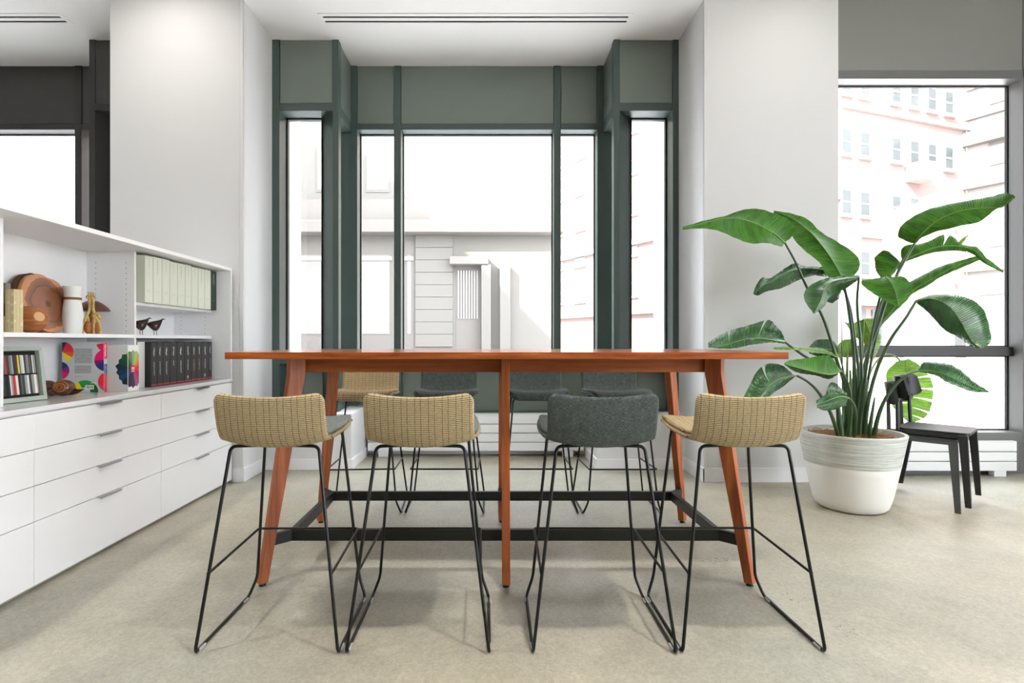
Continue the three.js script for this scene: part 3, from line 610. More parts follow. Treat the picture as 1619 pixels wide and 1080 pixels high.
{
  const s = thing('wood_slab', 'large round live-edge wood slice leaning on the shelf back', 'wood slice', [-2.335, 1.140, -2.915], Math.PI / 2);
  s.rotation.order = 'YXZ'; s.rotation.x = -0.16;
  const out = (k) => { const sh = new THREE.Shape(); for (let i = 0; i <= 64; i++) { const a = i / 64 * 2 * Math.PI, r = (0.158 + 0.016 * fbm(Math.cos(a) * 1.2 + 3, Math.sin(a) * 1.2, 2, 3) * 2) * k; const X = Math.cos(a) * r * 1.03, Y = 0.160 + Math.sin(a) * r * 0.99; i ? sh.lineTo(X, Y) : sh.moveTo(X, Y); } return sh; };
  const face = new THREE.ExtrudeGeometry(out(0.97), { depth: 0.016, bevelEnabled: true, bevelSize: 0.003, bevelThickness: 0.003, bevelSegments: 2 });
  { const uv = face.attributes.uv; for (let i = 0; i < uv.count; i++) uv.setXY(i, uv.getX(i) / 0.34 + 0.5, (uv.getY(i) - 0.16) / 0.34 + 0.5); }
  put('slice', face, phy({ map: ringMap, roughness: 0.42, clearcoat: 0.25 }), s);
  const bark = new THREE.ExtrudeGeometry(out(1.0), { depth: 0.016, bevelEnabled: true, bevelSize: 0.005, bevelThickness: 0.004, bevelSegments: 2 }); bark.translate(-0.012, 0, -0.024);
  { const p = bark.attributes.position; for (let i = 0; i < p.count; i++) { const n = fbm(p.getX(i) * 60, p.getY(i) * 60, p.getZ(i) * 60, 2) * 0.008; p.setXYZ(i, p.getX(i) * (1 + n), p.getY(i) + n * 0.3, p.getZ(i)); } bark.computeVertexNormals(); }
  put('bark', bark, mat({ color: 0x4a2c17, roughness: 0.9 }), s, 'rough dark bark rim');

  const egg = thing('wooden_egg', 'smooth honey wood egg shape with a flat pale end', 'ornament', [-2.262, 1.140, -2.715], -0.15);
  const eg = new THREE.SphereGeometry(1, 48, 32); { const p = eg.attributes.position, q = V(0.95, 0.22, 0.34).normalize(); for (let i = 0; i < p.count; i++) { const v = V(p.getX(i), p.getY(i), p.getZ(i)), k = v.dot(q); if (k > 0.93) v.addScaledVector(q, 0.93 - k); p.setXYZ(i, v.x * 0.083, v.y * 0.067 + 0.067, v.z * 0.06); } eg.computeVertexNormals(); }
  put('body', eg, mHoney, egg);
  const disc = new THREE.CircleGeometry(0.34, 28); { const q = V(0.95, 0.22, 0.34).normalize(); disc.lookAt(q); disc.translate(q.x * 0.932, q.y * 0.932, q.z * 0.932); disc.scale(0.083, 0.067, 0.06); disc.translate(0, 0.067, 0); }
  put('pale_facet', disc, mat({ color: 0xd2a472, roughness: 0.5 }), egg);

  const v = thing('vase', 'white ceramic vase with a brown cord round its neck', 'vase', [-2.30, 1.140, -3.04]);
  put('body', lathe([[0, 0], [0.039, 0], [0.042, 0.004], [0.0465, 0.045], [0.0485, 0.09], [0.0465, 0.135], [0.0405, 0.178], [0.0385, 0.197], [0.041, 0.228], [0.0475, 0.262], [0.0455, 0.262], [0.039, 0.225], [0.0365, 0.20], [0.04, 0.15], [0.04, 0.02], [0, 0.02]], 48), mat({ color: new THREE.Color().setRGB(0.78, 0.81, 0.76), roughness: 0.45 }), v);
  const cords = [0, 1, 2].map((k) => new THREE.TorusGeometry(0.0395, 0.0024, 8, 40).rotateX(Math.PI / 2).translate(0, 0.190 + k * 0.0045, 0));
  put('cord', cords, mat({ color: 0x8a6a44, roughness: 0.9 }), v);

  const g = thing('giraffe_carving', 'carved olive wood pair of entwined giraffes beside the vase', 'ornament', [-2.258, 1.140, -3.125], 0.35);
  const gi = [];
  for (const s of [-1, 1]) {
    gi.push(tube([V(s * 0.044, 0.0, 0), V(s * 0.040, 0.05, 0), V(s * 0.022, 0.10, 0.002), V(s * 0.010, 0.14, s * 0.004), V(s * 0.009, 0.19, s * 0.003), V(s * 0.004 - 0.004, 0.222, 0)], 0.0075, 30, 10, 0.0075));
    gi.push(tube([V(s * 0.012, 0, s * 0.006), V(s * 0.013, 0.05, s * 0.006), V(s * 0.018, 0.10, 0)], 0.006, 16, 8, 0.008));
    gi.push(tube([V(s * 0.002 - 0.006, 0.214, 0), V(s * 0.012 - 0.002, 0.218, 0.004), V(s * 0.022 - 0.001, 0.205, 0.006)], 0.009, 12, 8, 0.0045));
    for (const q of [-0.007, 0.004]) gi.push(tube([V(s * 0.004 + q, 0.220, 0), V(s * 0.005 + q * 1.3, 0.238, 0)], 0.003, 6, 6, 0.004));
  }
  gi.push(tube([V(0.008, 0.10, 0), V(0.026, 0.115, 0), V(0.046, 0.085, 0)], 0.014, 14, 10, 0.009));
  put('carving', gi, mOlive, g);
  const gb = new THREE.SphereGeometry(0.020, 20, 14).scale(1, 1.9, 0.6).translate(-0.016, 0.038, 0), gb2 = new THREE.SphereGeometry(0.016, 20, 14).scale(1, 2.2, 0.6).translate(0.030, 0.036, 0);
  put('inlay', [gb, gb2], mHoney, g);

  const m = thing('wooden_mushroom', 'dark wooden mushroom with a wide cap behind the giraffes', 'ornament', [-2.335, 1.140, -3.238]);
  put('stem', lathe([[0, 0], [0.026, 0], [0.022, 0.03], [0.017, 0.09], [0.016, 0.148], [0, 0.148]], 28), mHoney, m);
  put('cap', lathe([[0.0, 0.142], [0.05, 0.140], [0.086, 0.136], [0.092, 0.140], [0.080, 0.158], [0.055, 0.180], [0.028, 0.196], [0, 0.200]], 40), mWal, m);

  // newsprint-covered letter block at the left edge
  const news = mat({ roughness: 0.8, map: rep(canvasTex(256, 256, (c, w, h) => { c.fillStyle = '#d8c89c'; c.fillRect(0, 0, w, h); for (let x = 6; x < w; x += 62) for (let y = 6; y < h; y += 7) strokes(c, x, y, 50, 4, 'rgba(110,96,70,0.6)'); for (let k = 0; k < 6; k++) { c.fillStyle = 'rgba(236,224,186,0.5)'; c.fillRect(rnd() * w, rnd() * h, 60, 40); } }), 12) });
  const nb = thing('newsprint_letter', 'block letter covered in yellowed newsprint at the left edge of the shelf', 'ornament', [-2.178, 1.140, -2.50]);
  put('upright', bx(-0.020, 0.020, 0, 0.197, -0.05, 0, 0.001), news, nb); put('upright', bx(-0.11, -0.07, 0, 0.197, -0.05, 0, 0.001), news, nb);
  put('crossbar', bx(-0.07, -0.020, 0.075, 0.14, -0.045, -0.004, 0.001), mat({ color: 0x5c5a54, roughness: 0.85 }), nb);
  put('crossbar', bx(-0.07, -0.020, 0.0, 0.073, -0.042, -0.006, 0.001), news, nb);
  put('clip', bx(-0.034, -0.020, 0.13, 0.225, -0.03, -0.002, 0.001), mat({ color: 0x77746c, roughness: 0.7 }), nb);

  // small wooden birds on the right-hand shelf
  const bird = (x, d, turn, label) => {
    const b = thing('wooden_bird', label, 'ornament', [x, 1.140, -d], turn, 'small wooden birds on the shelf');
    const g = grid((U, W2) => { const a = W2 * 2 * Math.PI, q = U, spine = V(-0.052 + 0.100 * q, 0.078 - 0.030 * Math.sin(q * 2.6) + 0.052 * q * q, 0), r = Math.max(0.0015, 0.030 * Math.pow(Math.sin(Math.PI * Math.min(1, 0.04 + q * 0.96)), 0.75) * (0.62 + 0.5 * Math.sin(q * Math.PI))); return [spine.add(V(-Math.sin(a) * r * 0.35, Math.sin(a) * r * 0.95, Math.cos(a) * r * 0.85)), a * 0.03, q * 0.1]; }, 28, 20);
    put('body', g, mBird, b);
    put('beak', new THREE.ConeGeometry(0.0055, 0.016, 10).rotateZ(-1.9).translate(0.054, 0.108, 0), mBird, b);
    for (const q of [-0.007, 0.008]) put('leg', tube([V(q, 0.055, q * 0.8), V(q + 0.002, 0, q * 0.8)], 0.0017, 4, 6), mat({ color: 0x1b1512, roughness: 0.6 }), b);
  };
  bird(-2.255, 3.565, 0.5, 'small dark wooden bird half hidden by the shelf divider');
  bird(-2.255, 3.715, 0.5, 'small dark wooden bird standing clear of the divider');

  // two turned wooden snails on the worktop
  const snail = (x, d, turn, k, label) => {
    const b = thing('wooden_snail', label, 'ornament', [x, 0.81, -d], turn, 'turned wooden snails on the worktop');
    put('shell', new THREE.SphereGeometry(0.052 * k, 40, 28).scale(1, 0.82, 0.9).translate(0, 0.043 * k, 0), mWal, b);
    const sp = []; for (let i = 0; i <= 60; i++) { const q = i / 60, a = q * 5 * Math.PI, r = 0.030 * (1 - q) + 0.004; sp.push(V(Math.cos(a) * r * k, (0.050 + Math.sin(a) * r * 0.9) * k, (0.036 + 0.014 * q) * k)); }
    put('whorl', tube(sp, 0.006 * k, 90, 8, 0.004 * k), mHoney, b);
    put('tail', tube([V(0.030 * k, 0.022 * k, 0.0), V(0.065 * k, 0.024 * k, 0.004), V(0.095 * k, 0.034 * k, 0.006)], 0.021 * k, 16, 12, 0.002), mBird, b);
    put('head', new THREE.SphereGeometry(0.018 * k, 18, 14).scale(1.2, 0.9, 1).translate(-0.045 * k, 0.018 * k, 0.016 * k), mWal, b);
  };
  snail(-2.252, 2.915, 0.25, 1.0, 'round wooden snail with a pointed tail in front of the rainbow book');
  snail(-2.378, 2.965, -1.4, 0.92, 'dark wooden snail tucked beside the swatch frame');
}

// ------------------------------------------------------------------ stacked plastic chairs
{
  const legG = (x, z, dx, dz, h) => { // tapered square leg, splaying to the floor
    const g = new THREE.BoxGeometry(0.030, h, 0.040, 1, 6, 1); const p = g.attributes.position;
    for (let i = 0; i < p.count; i++) { const k = 0.5 - p.getY(i) / h, w = 1.15 - 0.4 * k; p.setXYZ(i, p.getX(i) * w + x + dx * k, p.getY(i) + h / 2, p.getZ(i) * w + z + dz * k); }
    g.computeVertexNormals(); return g;
  };
  const seatG = () => {
    const s = new THREE.Shape(), w = 0.190, d0 = -0.165, d1 = 0.215, r = 0.04;
    s.moveTo(-w + r, d0); s.lineTo(w - r, d0); s.quadraticCurveTo(w, d0, w, d0 + r); s.lineTo(w, d1 - r); s.quadraticCurveTo(w, d1, w - r, d1); s.lineTo(-w + r, d1); s.quadraticCurveTo(-w, d1, -w, d1 - r); s.lineTo(-w, d0 + r); s.quadraticCurveTo(-w, d0, -w + r, d0);
    const g = new THREE.ExtrudeGeometry(s, { depth: 0.014, bevelEnabled: true, bevelSize: 0.004, bevelThickness: 0.004, bevelSegments: 2, curveSegments: 8 });
    g.rotateX(Math.PI / 2); g.translate(0, 0.462, 0); return g;
  };
  const postG = (s) => sweep((t) => V(s * (0.190 - 0.022 * t), 0.43 + 0.37 * t, -0.152 - 0.012 * t), (t) => 0.021 - 0.005 * t, 14, 10, 0.62);
  const backG = () => {
    const f = (sg) => (U, W2) => {
      const s = Math.sin((U * 2 - 1) * Math.PI / 2), e = Math.abs(s), de = (1 - e) * 0.218, q = Math.sin((W2 * 2 - 1) * Math.PI / 2), hh = de < 0.04 ? 0.036 + Math.sqrt(0.0016 - (0.04 - de) ** 2) : 0.076;
      const near = Math.min(1, Math.min((1 - Math.abs(q)) * 0.076, de) / 0.008), th = 0.006 * Math.sqrt(1 - (1 - near) ** 2);
      const x = 0.218 * Math.sin(s * 1.15) / Math.sin(1.15), z = -0.196 + 0.072 * s * s + 0.020 * s * s * s * s;
      return [V(x, 0.735 + q * hh + 0.006 * s * s, z + q * -0.012 + sg * th), x, q * 0.05];
    };
    const a = grid(f(1), 40, 12), b = grid(f(-1), 40, 12);
    return mergeGeometries([a, b]);
  };
  const chair = (pos, m, label) => {
    const t = thing('stacking_chair', label, 'chair', pos, 0.735, 'two stacked plastic chairs');
    put('seat', seatG(), m, t); put('backrest', backG(), m, t);
    for (const s of [-1, 1]) { put('leg', legG(s * 0.200, 0.190, s * 0.0175, 0.0275, 0.450), m, t); put('leg', legG(s * 0.200, -0.150, s * 0.0175, -0.0675, 0.450), m, t); put('back_post', postG(s), m, t); put('seat_rail', bx(s * 0.188 - 0.012, s * 0.188 + 0.012, 0.426, 0.450, -0.155, 0.19, 0.006), m, t); }
    put('seat_rail', bx(-0.18, 0.18, 0.426, 0.447, 0.178, 0.200, 0.006), m, t); put('seat_rail', bx(-0.18, 0.18, 0.426, 0.447, -0.16, -0.14, 0.006), m, t);
  };
  chair([3.012, 0, -3.822], mat({ color: 0x46484a, roughness: 0.55 }), 'dark grey plastic chair at the bottom of the stack by the window');
  chair([3.046, 0.046, -3.785], mat({ color: 0x1d1d1f, roughness: 0.5 }), 'black plastic chair stacked on top of the grey one');
}

// ------------------------------------------------------------------ potted bird of paradise
const POT = [2.40, -3.65];
{
  const t = thing('plant_pot', 'tapered white plant pot with a rough pale grey upper band', 'plant pot', [POT[0], 0, POT[1]]);
  const R = (y) => 0.222 + (0.307 - 0.222) * Math.pow((y - 0.06) / 0.44, 0.9);
  put('lower_body', lathe([[0, 0], [0.165, 0], [0.190, 0.008], [0.208, 0.026], [0.2205, 0.058], ...[0.10, 0.15, 0.20, 0.25, 0.297].map((y) => [R(y), y]), [R(0.297) - 0.012, 0.297]], 72), M.potSmooth, t);
  const bandMap = dataTex(512, 256, (u, v) => { const n = fbm(u * 5, v * 60, 3, 4) * 0.26 + fbm(u * 40, v * 160, 6, 2) * 0.10 + fbm(Math.cos(u * 6.28) * 2, v * 3, 1.2, 3) * 0.10; const l = 0.80 + n; return [l * 0.985, l, l * 0.965]; });
  const band = lathe([[R(0.297) - 0.01, 0.298], ...[0.298, 0.34, 0.38, 0.42, 0.46, 0.494].map((y) => [R(y) + 0.0012, y]), [0.3085, 0.499], [0.305, 0.503], [0.288, 0.503], [0.284, 0.497], [0.272, 0.42], [0, 0.42]], 72);
  put('upper_band', band, mat({ map: bandMap, roughness: 0.85, bumpMap: bandMap, bumpScale: 0.002 }), t, 'rough brushed grey-white band');
  const so = grid((U, W2) => { const a = W2 * 2 * Math.PI, r = U * 0.277; return [V(Math.cos(a) * r, 0.462 + 0.024 * (1 - U * U) + fbm(Math.cos(a) * r * 28, Math.sin(a) * r * 28, 2, 3) * 0.03, -Math.sin(a) * r), Math.cos(a) * r, Math.sin(a) * r]; }, 30, 60);
  const soilMap = dataTex(256, 256, (u, v) => { const n = 0.5 + fbm(u * 24, v * 24, 1, 3) * 0.6 + (rnd() - 0.5) * 0.45; return [0.30 + 0.42 * n, 0.18 + 0.32 * n, 0.10 + 0.22 * n]; });
  put('coir_soil', so, mat({ map: rep(soilMap, 5), roughness: 1 }), t).userData.kind = 'stuff';
  const fib = []; for (let i = 0; i < 420; i++) { const a = rr(0, 6.28), r = Math.sqrt(rnd()) * 0.262, b = rr(0, 6.28), l = rr(0.012, 0.04), h = 0.485 + rr(-0.01, 0.012), x = Math.cos(a) * r, z = Math.sin(a) * r; fib.push(sweep((k) => V(x + Math.cos(b) * l * k, h + Math.sin(k * 3) * l * 0.25, z + Math.sin(b) * l * k), () => 0.0009, 3, 3)); }
  put('coir_fibres', fib, mat({ color: 0xa87a4e, roughness: 1 }), t).userData.kind = 'stuff';
}
const veinMap = (c0, c1, c2) => dataTex(512, 64, (u, v) => {   // u runs along the leaf (0.2 m), v from midrib to edge
  const n = fbm(u * 60, v * 0.6, 3, 3), line = Math.pow(0.5 + 0.5 * Math.sin(u * 2 * Math.PI * 26 + n * 3), 6), k = 0.5 + n * 0.9 + fbm(u * 6, v * 3, 8, 3) * 0.7;
  return [0, 1, 2].map((i) => Math.max(0, c0[i] + (c1[i] - c0[i]) * k + (c2[i] - c0[i]) * line * 0.8 - c0[i] * 0.5 * Math.pow(0.5 + 0.5 * Math.sin(u * 2 * Math.PI * 26 + n * 3 + 2.2), 8)));
});
const veinBump = dataTex(512, 8, (u) => { const n = 0.5 + 0.38 * Math.sin(u * 2 * Math.PI * 26) + 0.12 * Math.sin(u * 2 * Math.PI * 9); return [n, n, n]; }, false);
const leafMat = (c0, c1, c2, o = {}) => phy({ map: rep(veinMap(c0, c1, c2), 5, 1), bumpMap: rep(veinBump, 5, 1), bumpScale: 0.0024, roughness: 0.36, clearcoat: 0.25, clearcoatRoughness: 0.2, side: THREE.DoubleSide, ...o });
const LM = {                                                   // glossy upper face, duller underside, new leaf with backlight painted into its lime
  upper: leafMat([0.05, 0.20, 0.04], [0.11, 0.36, 0.09], [0.24, 0.46, 0.20], { roughness: 0.27, clearcoat: 0.35, transmission: 0.03, thickness: 0 }),
  under: leafMat([0.10, 0.30, 0.02], [0.22, 0.47, 0.06], [0.38, 0.58, 0.17], { roughness: 0.5, clearcoat: 0, transmission: 0.05, thickness: 0, specularIntensity: 0.5 }),
  backlitYoung: leafMat([0.26, 0.46, 0.06], [0.44, 0.62, 0.13], [0.56, 0.74, 0.26], { roughness: 0.5, clearcoat: 0, transmission: 0.15, thickness: 0 }),
  rib: mat({ color: 0x5f8a3c, roughness: 0.4 }), stem: phy({ color: 0x2f4a24, roughness: 0.4, clearcoat: 0.2 }), youngStem: phy({ color: 0x5f8040, roughness: 0.45 }),
};
const plant = thing('bird_of_paradise_plant', 'tall bird of paradise plant with large paddle leaves', 'plant', [POT[0], 0, POT[1]]);
const toPot = (p) => p.sub(V(POT[0], 0, POT[1]));
// a leaf blade between its two edges and its midrib; each line is [x, y] at depths running from d0 to d1, edges set forward or back by eA, eB
function leaf(A, Mid, B, d0, d1, m, { eA = 0.04, eB = 0.04, rib = LM.rib, cutsA = [], cutsB = [], bulge = 0.10, gap = 0.012, ribR = 0.0042, label, mB } = {}) {
  const curve = (pts, e) => new THREE.CatmullRomCurve3(pts.map(([x, y, dd = 0], i) => { const k = i / (pts.length - 1); return toPot(at(x, y, d0 + (d1 - d0) * k + dd + e * Math.sin(Math.PI * Math.min(1, 0.12 + k * 0.88)) )); }), false, 'centripetal');
  const cm = curve(Mid, 0), geos = [], L = cm.getLength();
  for (const [pts, e, cuts, flip] of [[A, eA, cutsA, 0], [B, eB, cutsB, 1]]) {
    const ce = curve(pts, e), cutAt = [0, ...cuts, 1];
    for (let k = 0; k + 1 < cutAt.length; k++) {
      const ta = cutAt[k], tb = cutAt[k + 1], n = Math.max(6, Math.round(40 * (tb - ta)));
      const g = grid((U, s) => {
        const g0 = k ? gap * Math.pow(s, 1.4) : 0, g1 = k + 2 < cutAt.length ? gap * Math.pow(s, 1.4) : 0, tt = (ta + g0) + (tb - ta - g0 - g1) * U;
        const a = cm.getPoint(tt), b = ce.getPoint(tt), T = cm.getTangent(tt), w = b.clone().sub(a), nn = T.clone().cross(w).normalize().multiplyScalar(flip ? -1 : 1);
        const W = w.length(), p = a.addScaledVector(w, s).addScaledVector(nn, W * bulge * Math.sin(Math.PI * s * 0.9) + 0.0016 * s * Math.sin(tt * 70 + flip) + W * 0.05 * s * Math.sin(tt * 13 + flip * 2));
        return [p, tt * L, s];
      }, n, 10);
      if (flip) { const ix = g.index.array; for (let i = 0; i < ix.length; i += 3) { const q = ix[i + 1]; ix[i + 1] = ix[i + 2]; ix[i + 2] = q; } g.computeVertexNormals(); }
      geos.push(g);
    }
  }
  const nA = cutsA.length + 1, o = put('leaf', mB ? geos.slice(0, nA) : geos, m, plant, label);
  if (mB) put('lower_half', geos.slice(nA), mB, o);
  put('midrib', sweep((t) => cm.getPoint(t), (t) => ribR * (1 - 0.8 * t) + 0.0006, 36, 7), rib, o);
}
function stem(pts, r0, r1, m = LM.stem) {                     // pts: [x, y, d]
  const c = new THREE.CatmullRomCurve3(pts.map(([x, y, d]) => toPot(at(x, y, d))), false, 'centripetal');
  put('stem', sweep((t) => c.getPoint(t), (t) => r0 + (r1 - r0) * Math.pow(t, 0.7), 36, 9), m, plant);
}
// upper left, seen from below
leaf([[1249, 378], [1262, 364], [1249, 349], [1218, 336], [1198, 329], [1176, 330], [1143, 342], [1109, 350], [1080, 359]],
  [[1241, 384], [1233, 377], [1226, 371], [1198, 355], [1171, 346], [1155, 345], [1139, 346], [1110, 354], [1079, 361]],
  [[1239, 388], [1236, 390], [1226, 388], [1213, 383], [1188, 383], [1159, 375], [1135, 365], [1113, 361], [1080, 363]], 3.62, 3.35, LM.under, { eA: 0.10, eB: -0.06, rib: LM.rib });
// big one leaning up to the left from the middle
leaf([[1345, 440], [1356, 430], [1361, 417], [1352, 403], [1323, 379], [1297, 362], [1278, 347], [1248, 337], [1223, 333]],
  [[1333, 443], [1327, 431], [1321, 420], [1303, 393], [1283, 369], [1273, 361], [1263, 353], [1247, 343], [1224, 335]],
  [[1318, 443], [1306, 434], [1295, 415], [1274, 397], [1256, 378], [1250, 365], [1246, 353], [1236, 343], [1222, 336]], 3.66, 3.95, LM.under, { eA: 0.08, eB: 0.03, rib: LM.rib });
// lower left behind the first stem
leaf([[1301, 422], [1273, 420], [1258, 416], [1238, 426], [1217, 439], [1206, 438], [1196, 450], [1191, 464]],
  [[1306, 427], [1283, 425], [1258, 427], [1238, 434], [1218, 446], [1208, 450], [1199, 458], [1192, 465]],
  [[1309, 438], [1287, 436], [1265, 442], [1238, 454], [1218, 459], [1207, 463], [1199, 467], [1192, 466]], 3.92, 3.75, LM.upper, { eA: 0.05, eB: -0.05 });
// drooping glossy leaf in the middle
leaf([[1358, 435], [1330, 436], [1300, 442], [1277, 454], [1271, 472], [1286, 496]],
  [[1360, 438], [1335, 441], [1315, 446], [1304, 457], [1297, 477], [1287, 496]],
  [[1360, 441], [1342, 453], [1324, 463], [1310, 472], [1303, 485], [1288, 496]], 3.60, 3.42, LM.upper, { eA: 0.03, eB: 0.05, rib: LM.rib, ribR: 0.003 });
leaf([[1330, 458], [1327, 470], [1316, 480]], [[1325, 456], [1316, 466], [1306, 477]], [[1316, 457], [1306, 466], [1301, 474]], 3.66, 3.66, LM.upper, {});
// bright glossy leaf right of centre
leaf([[1400, 437], [1380, 440], [1361, 446], [1377, 459], [1400, 476], [1420, 485]],
  [[1401, 437], [1404, 441], [1410, 449], [1416, 462], [1419, 474], [1421, 485]],
  [[1405, 437], [1421, 437], [1435, 438], [1441, 450], [1438, 470], [1422, 485]], 3.52, 3.36, LM.under, { eA: 0.05, eB: 0.05, rib: LM.rib, ribR: 0.003, bulge: 0.14 });
// upright half-rolled blade behind it
leaf([[1393, 440], [1387, 432], [1383, 418], [1382, 409], [1394, 397]], [[1407, 438], [1410, 433], [1414, 427], [1419, 421], [1424, 416]], [[1409, 438], [1412, 434], [1416, 428], [1421, 422], [1425, 417]], 3.76, 3.84, LM.under, { eA: 0.06, eB: 0.0 });
leaf([[1392, 399], [1397, 396], [1403, 397]], [[1404, 420], [1412, 416], [1420, 415]], [[1414, 432], [1420, 423], [1425, 417]], 3.86, 3.86, LM.under, { eA: 0, eB: 0 });
// top right, sweeping to the window frame
leaf([[1432, 380], [1421, 373], [1425, 358], [1438, 346], [1463, 333], [1498, 325], [1542, 317], [1569, 310], [1586, 305], [1602, 308]],
  [[1446, 385], [1449, 380], [1454, 374], [1470, 358], [1489, 345], [1516, 334], [1542, 330], [1565, 328], [1583, 327], [1604, 310]],
  [[1449, 384], [1460, 373], [1481, 366], [1500, 362], [1516, 358], [1546, 352], [1562, 341], [1574, 331], [1587, 327], [1605, 312]], 3.62, 3.32, LM.under, { eA: 0.10, eB: -0.05, rib: LM.rib });
// narrow torn leaf below it
leaf([[1424, 404], [1425, 395], [1433, 388], [1458, 385], [1497, 371], [1522, 388], [1545, 391], [1560, 407], [1586, 428]],
  [[1426, 412], [1436, 408], [1446, 404], [1470, 394], [1491, 389], [1521, 390], [1540, 396], [1556, 411], [1586, 429]],
  [[1427, 416], [1437, 412], [1448, 408], [1472, 400], [1492, 397], [1522, 397], [1538, 402], [1554, 415], [1585, 431]], 3.78, 3.66, LM.under, { eA: 0.05, eB: 0.02, cutsA: [0.5], gap: 0.02, rib: LM.rib });
leaf([[1512, 388], [1518, 380], [1530, 371]], [[1515, 388], [1521, 381], [1531, 372]], [[1520, 388], [1525, 380], [1531, 373]], 3.74, 3.74, LM.backlitYoung, { eA: 0, eB: 0, ribR: 0.001 });
// long narrow leaf rising behind to the right
leaf([[1390, 508], [1388, 484], [1409, 462], [1438, 446], [1463, 434], [1491, 420], [1521, 411], [1546, 404]],
  [[1393, 513], [1402, 500], [1418, 482], [1441, 460], [1463, 447], [1490, 431], [1523, 416], [1548, 408]],
  [[1394, 514], [1410, 498], [1424, 485], [1443, 464], [1464, 453], [1490, 437], [1525, 421], [1549, 411]], 4.02, 3.85, LM.under, { eA: 0.05, eB: 0.02, rib: LM.rib });
// broad glossy leaf at the right
leaf([[1452, 473], [1462, 470], [1475, 466], [1496, 464], [1526, 471], [1549, 488], [1563, 514], [1568, 537], [1556, 551]],
  [[1449, 475], [1460, 473], [1470, 472], [1487, 476], [1504, 488], [1517, 505], [1530, 528], [1540, 543], [1552, 551]],
  [[1450, 480], [1458, 486], [1470, 497], [1487, 514], [1500, 524], [1513, 532], [1528, 543], [1540, 549], [1550, 551]], 3.40, 3.20, LM.upper, { eA: 0.06, eB: 0.06, rib: LM.rib, ribR: 0.0035 });
// pointed leaf in front of the chair backs
leaf([[1453, 584], [1458, 575], [1475, 571], [1496, 575], [1521, 588], [1545, 606], [1564, 619]],
  [[1450, 587], [1462, 586], [1475, 587], [1493, 592], [1515, 602], [1540, 613], [1565, 620]],
  [[1452, 588], [1464, 590], [1481, 595], [1492, 603], [1513, 611], [1538, 620], [1564, 621]], 3.42, 3.30, LM.upper, { eA: 0.06, eB: -0.03 });
// light fishbone leaf behind the chairs
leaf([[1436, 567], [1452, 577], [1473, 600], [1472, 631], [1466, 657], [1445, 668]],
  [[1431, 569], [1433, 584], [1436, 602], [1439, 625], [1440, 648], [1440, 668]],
  [[1420, 570], [1404, 585], [1399, 602], [1406, 626], [1414, 647], [1436, 668]], 4.20, 4.16, LM.backlitYoung, { eA: 0.02, eB: -0.02, cutsA: [0.36, 0.5, 0.62, 0.76, 0.88], cutsB: [0.5, 0.7], gap: 0.012 });
// yellow-green leaves at the back
leaf([[1372, 503], [1385, 506], [1391, 527], [1389, 552], [1380, 570]], [[1366, 505], [1371, 516], [1376, 530], [1381, 550], [1379, 570]], [[1358, 507], [1360, 518], [1364, 534], [1370, 556], [1377, 570]], 4.06, 4.0, LM.backlitYoung, {});
leaf([[1334, 509], [1346, 511], [1360, 507]], [[1336, 511], [1347, 518], [1362, 522]], [[1338, 513], [1348, 527], [1360, 540]], 4.06, 4.06, LM.backlitYoung, { eA: 0, eB: 0, ribR: 0.002 });
// rounded leaves low behind
leaf([[1326, 549], [1319, 540], [1306, 536], [1290, 538], [1279, 549]], [[1326, 560], [1317, 555], [1305, 552], [1291, 552], [1279, 555]], [[1326, 568], [1316, 566], [1304, 565], [1291, 563], [1280, 559]], 3.92, 3.86, LM.upper, {});
leaf([[1325, 545], [1333, 538], [1350, 536]], [[1324, 560], [1336, 552], [1351, 547]], [[1326, 566], [1338, 562], [1350, 561]], 3.98, 3.98, LM.backlitYoung, {});
leaf([[1328, 561], [1300, 551], [1262, 548], [1224, 549]], [[1328, 563], [1298, 555], [1262, 551], [1223, 550]], [[1328, 566], [1297, 558], [1262, 554], [1224, 552]], 3.62, 3.56, LM.backlitYoung, { eA: 0.08, eB: -0.06, ribR: 0.002 });
// left, reaching the end of the table
leaf([[1241, 537], [1237, 524], [1225, 513], [1216, 506], [1191, 511], [1168, 518], [1143, 527], [1120, 542]],
  [[1241, 541], [1228, 539], [1216, 537], [1202, 535], [1187, 535], [1164, 540], [1146, 546], [1120, 547]],
  [[1240, 543], [1228, 542], [1212, 542], [1200, 543], [1187, 545], [1166, 550], [1146, 551], [1120, 549]], 3.58, 3.52, LM.upper, { eA: 0.08, eB: -0.04, cutsA: [0.46, 0.80], gap: 0.012 });
// dark folded leaf with a bright upper face
leaf([[1328, 583], [1316, 564], [1304, 562], [1275, 565], [1248, 570], [1240, 574]], [[1330, 587], [1316, 592], [1298, 590], [1277, 585], [1256, 580], [1240, 575]], [[1326, 592], [1312, 599], [1294, 596], [1275, 592], [1255, 587], [1241, 577]], 3.36, 3.22, LM.under, { eA: 0.10, eB: 0.06, mB: LM.upper });
// low left, partly behind the stool
leaf([[1254, 592], [1247, 584], [1240, 579], [1224, 575], [1210, 576], [1196, 589], [1186, 608], [1177, 625], [1170, 640]],
  [[1260, 594], [1248, 596], [1236, 598], [1228, 602], [1220, 607], [1214, 613], [1209, 620], [1199, 632], [1185, 648]],
  [[1256, 597], [1248, 603], [1240, 610], [1233, 615], [1226, 619], [1220, 624], [1214, 629], [1206, 640], [1190, 650]], 3.40, 3.24, LM.upper, { eA: 0.06, eB: -0.02, cutsA: [0.52], gap: 0.018 });
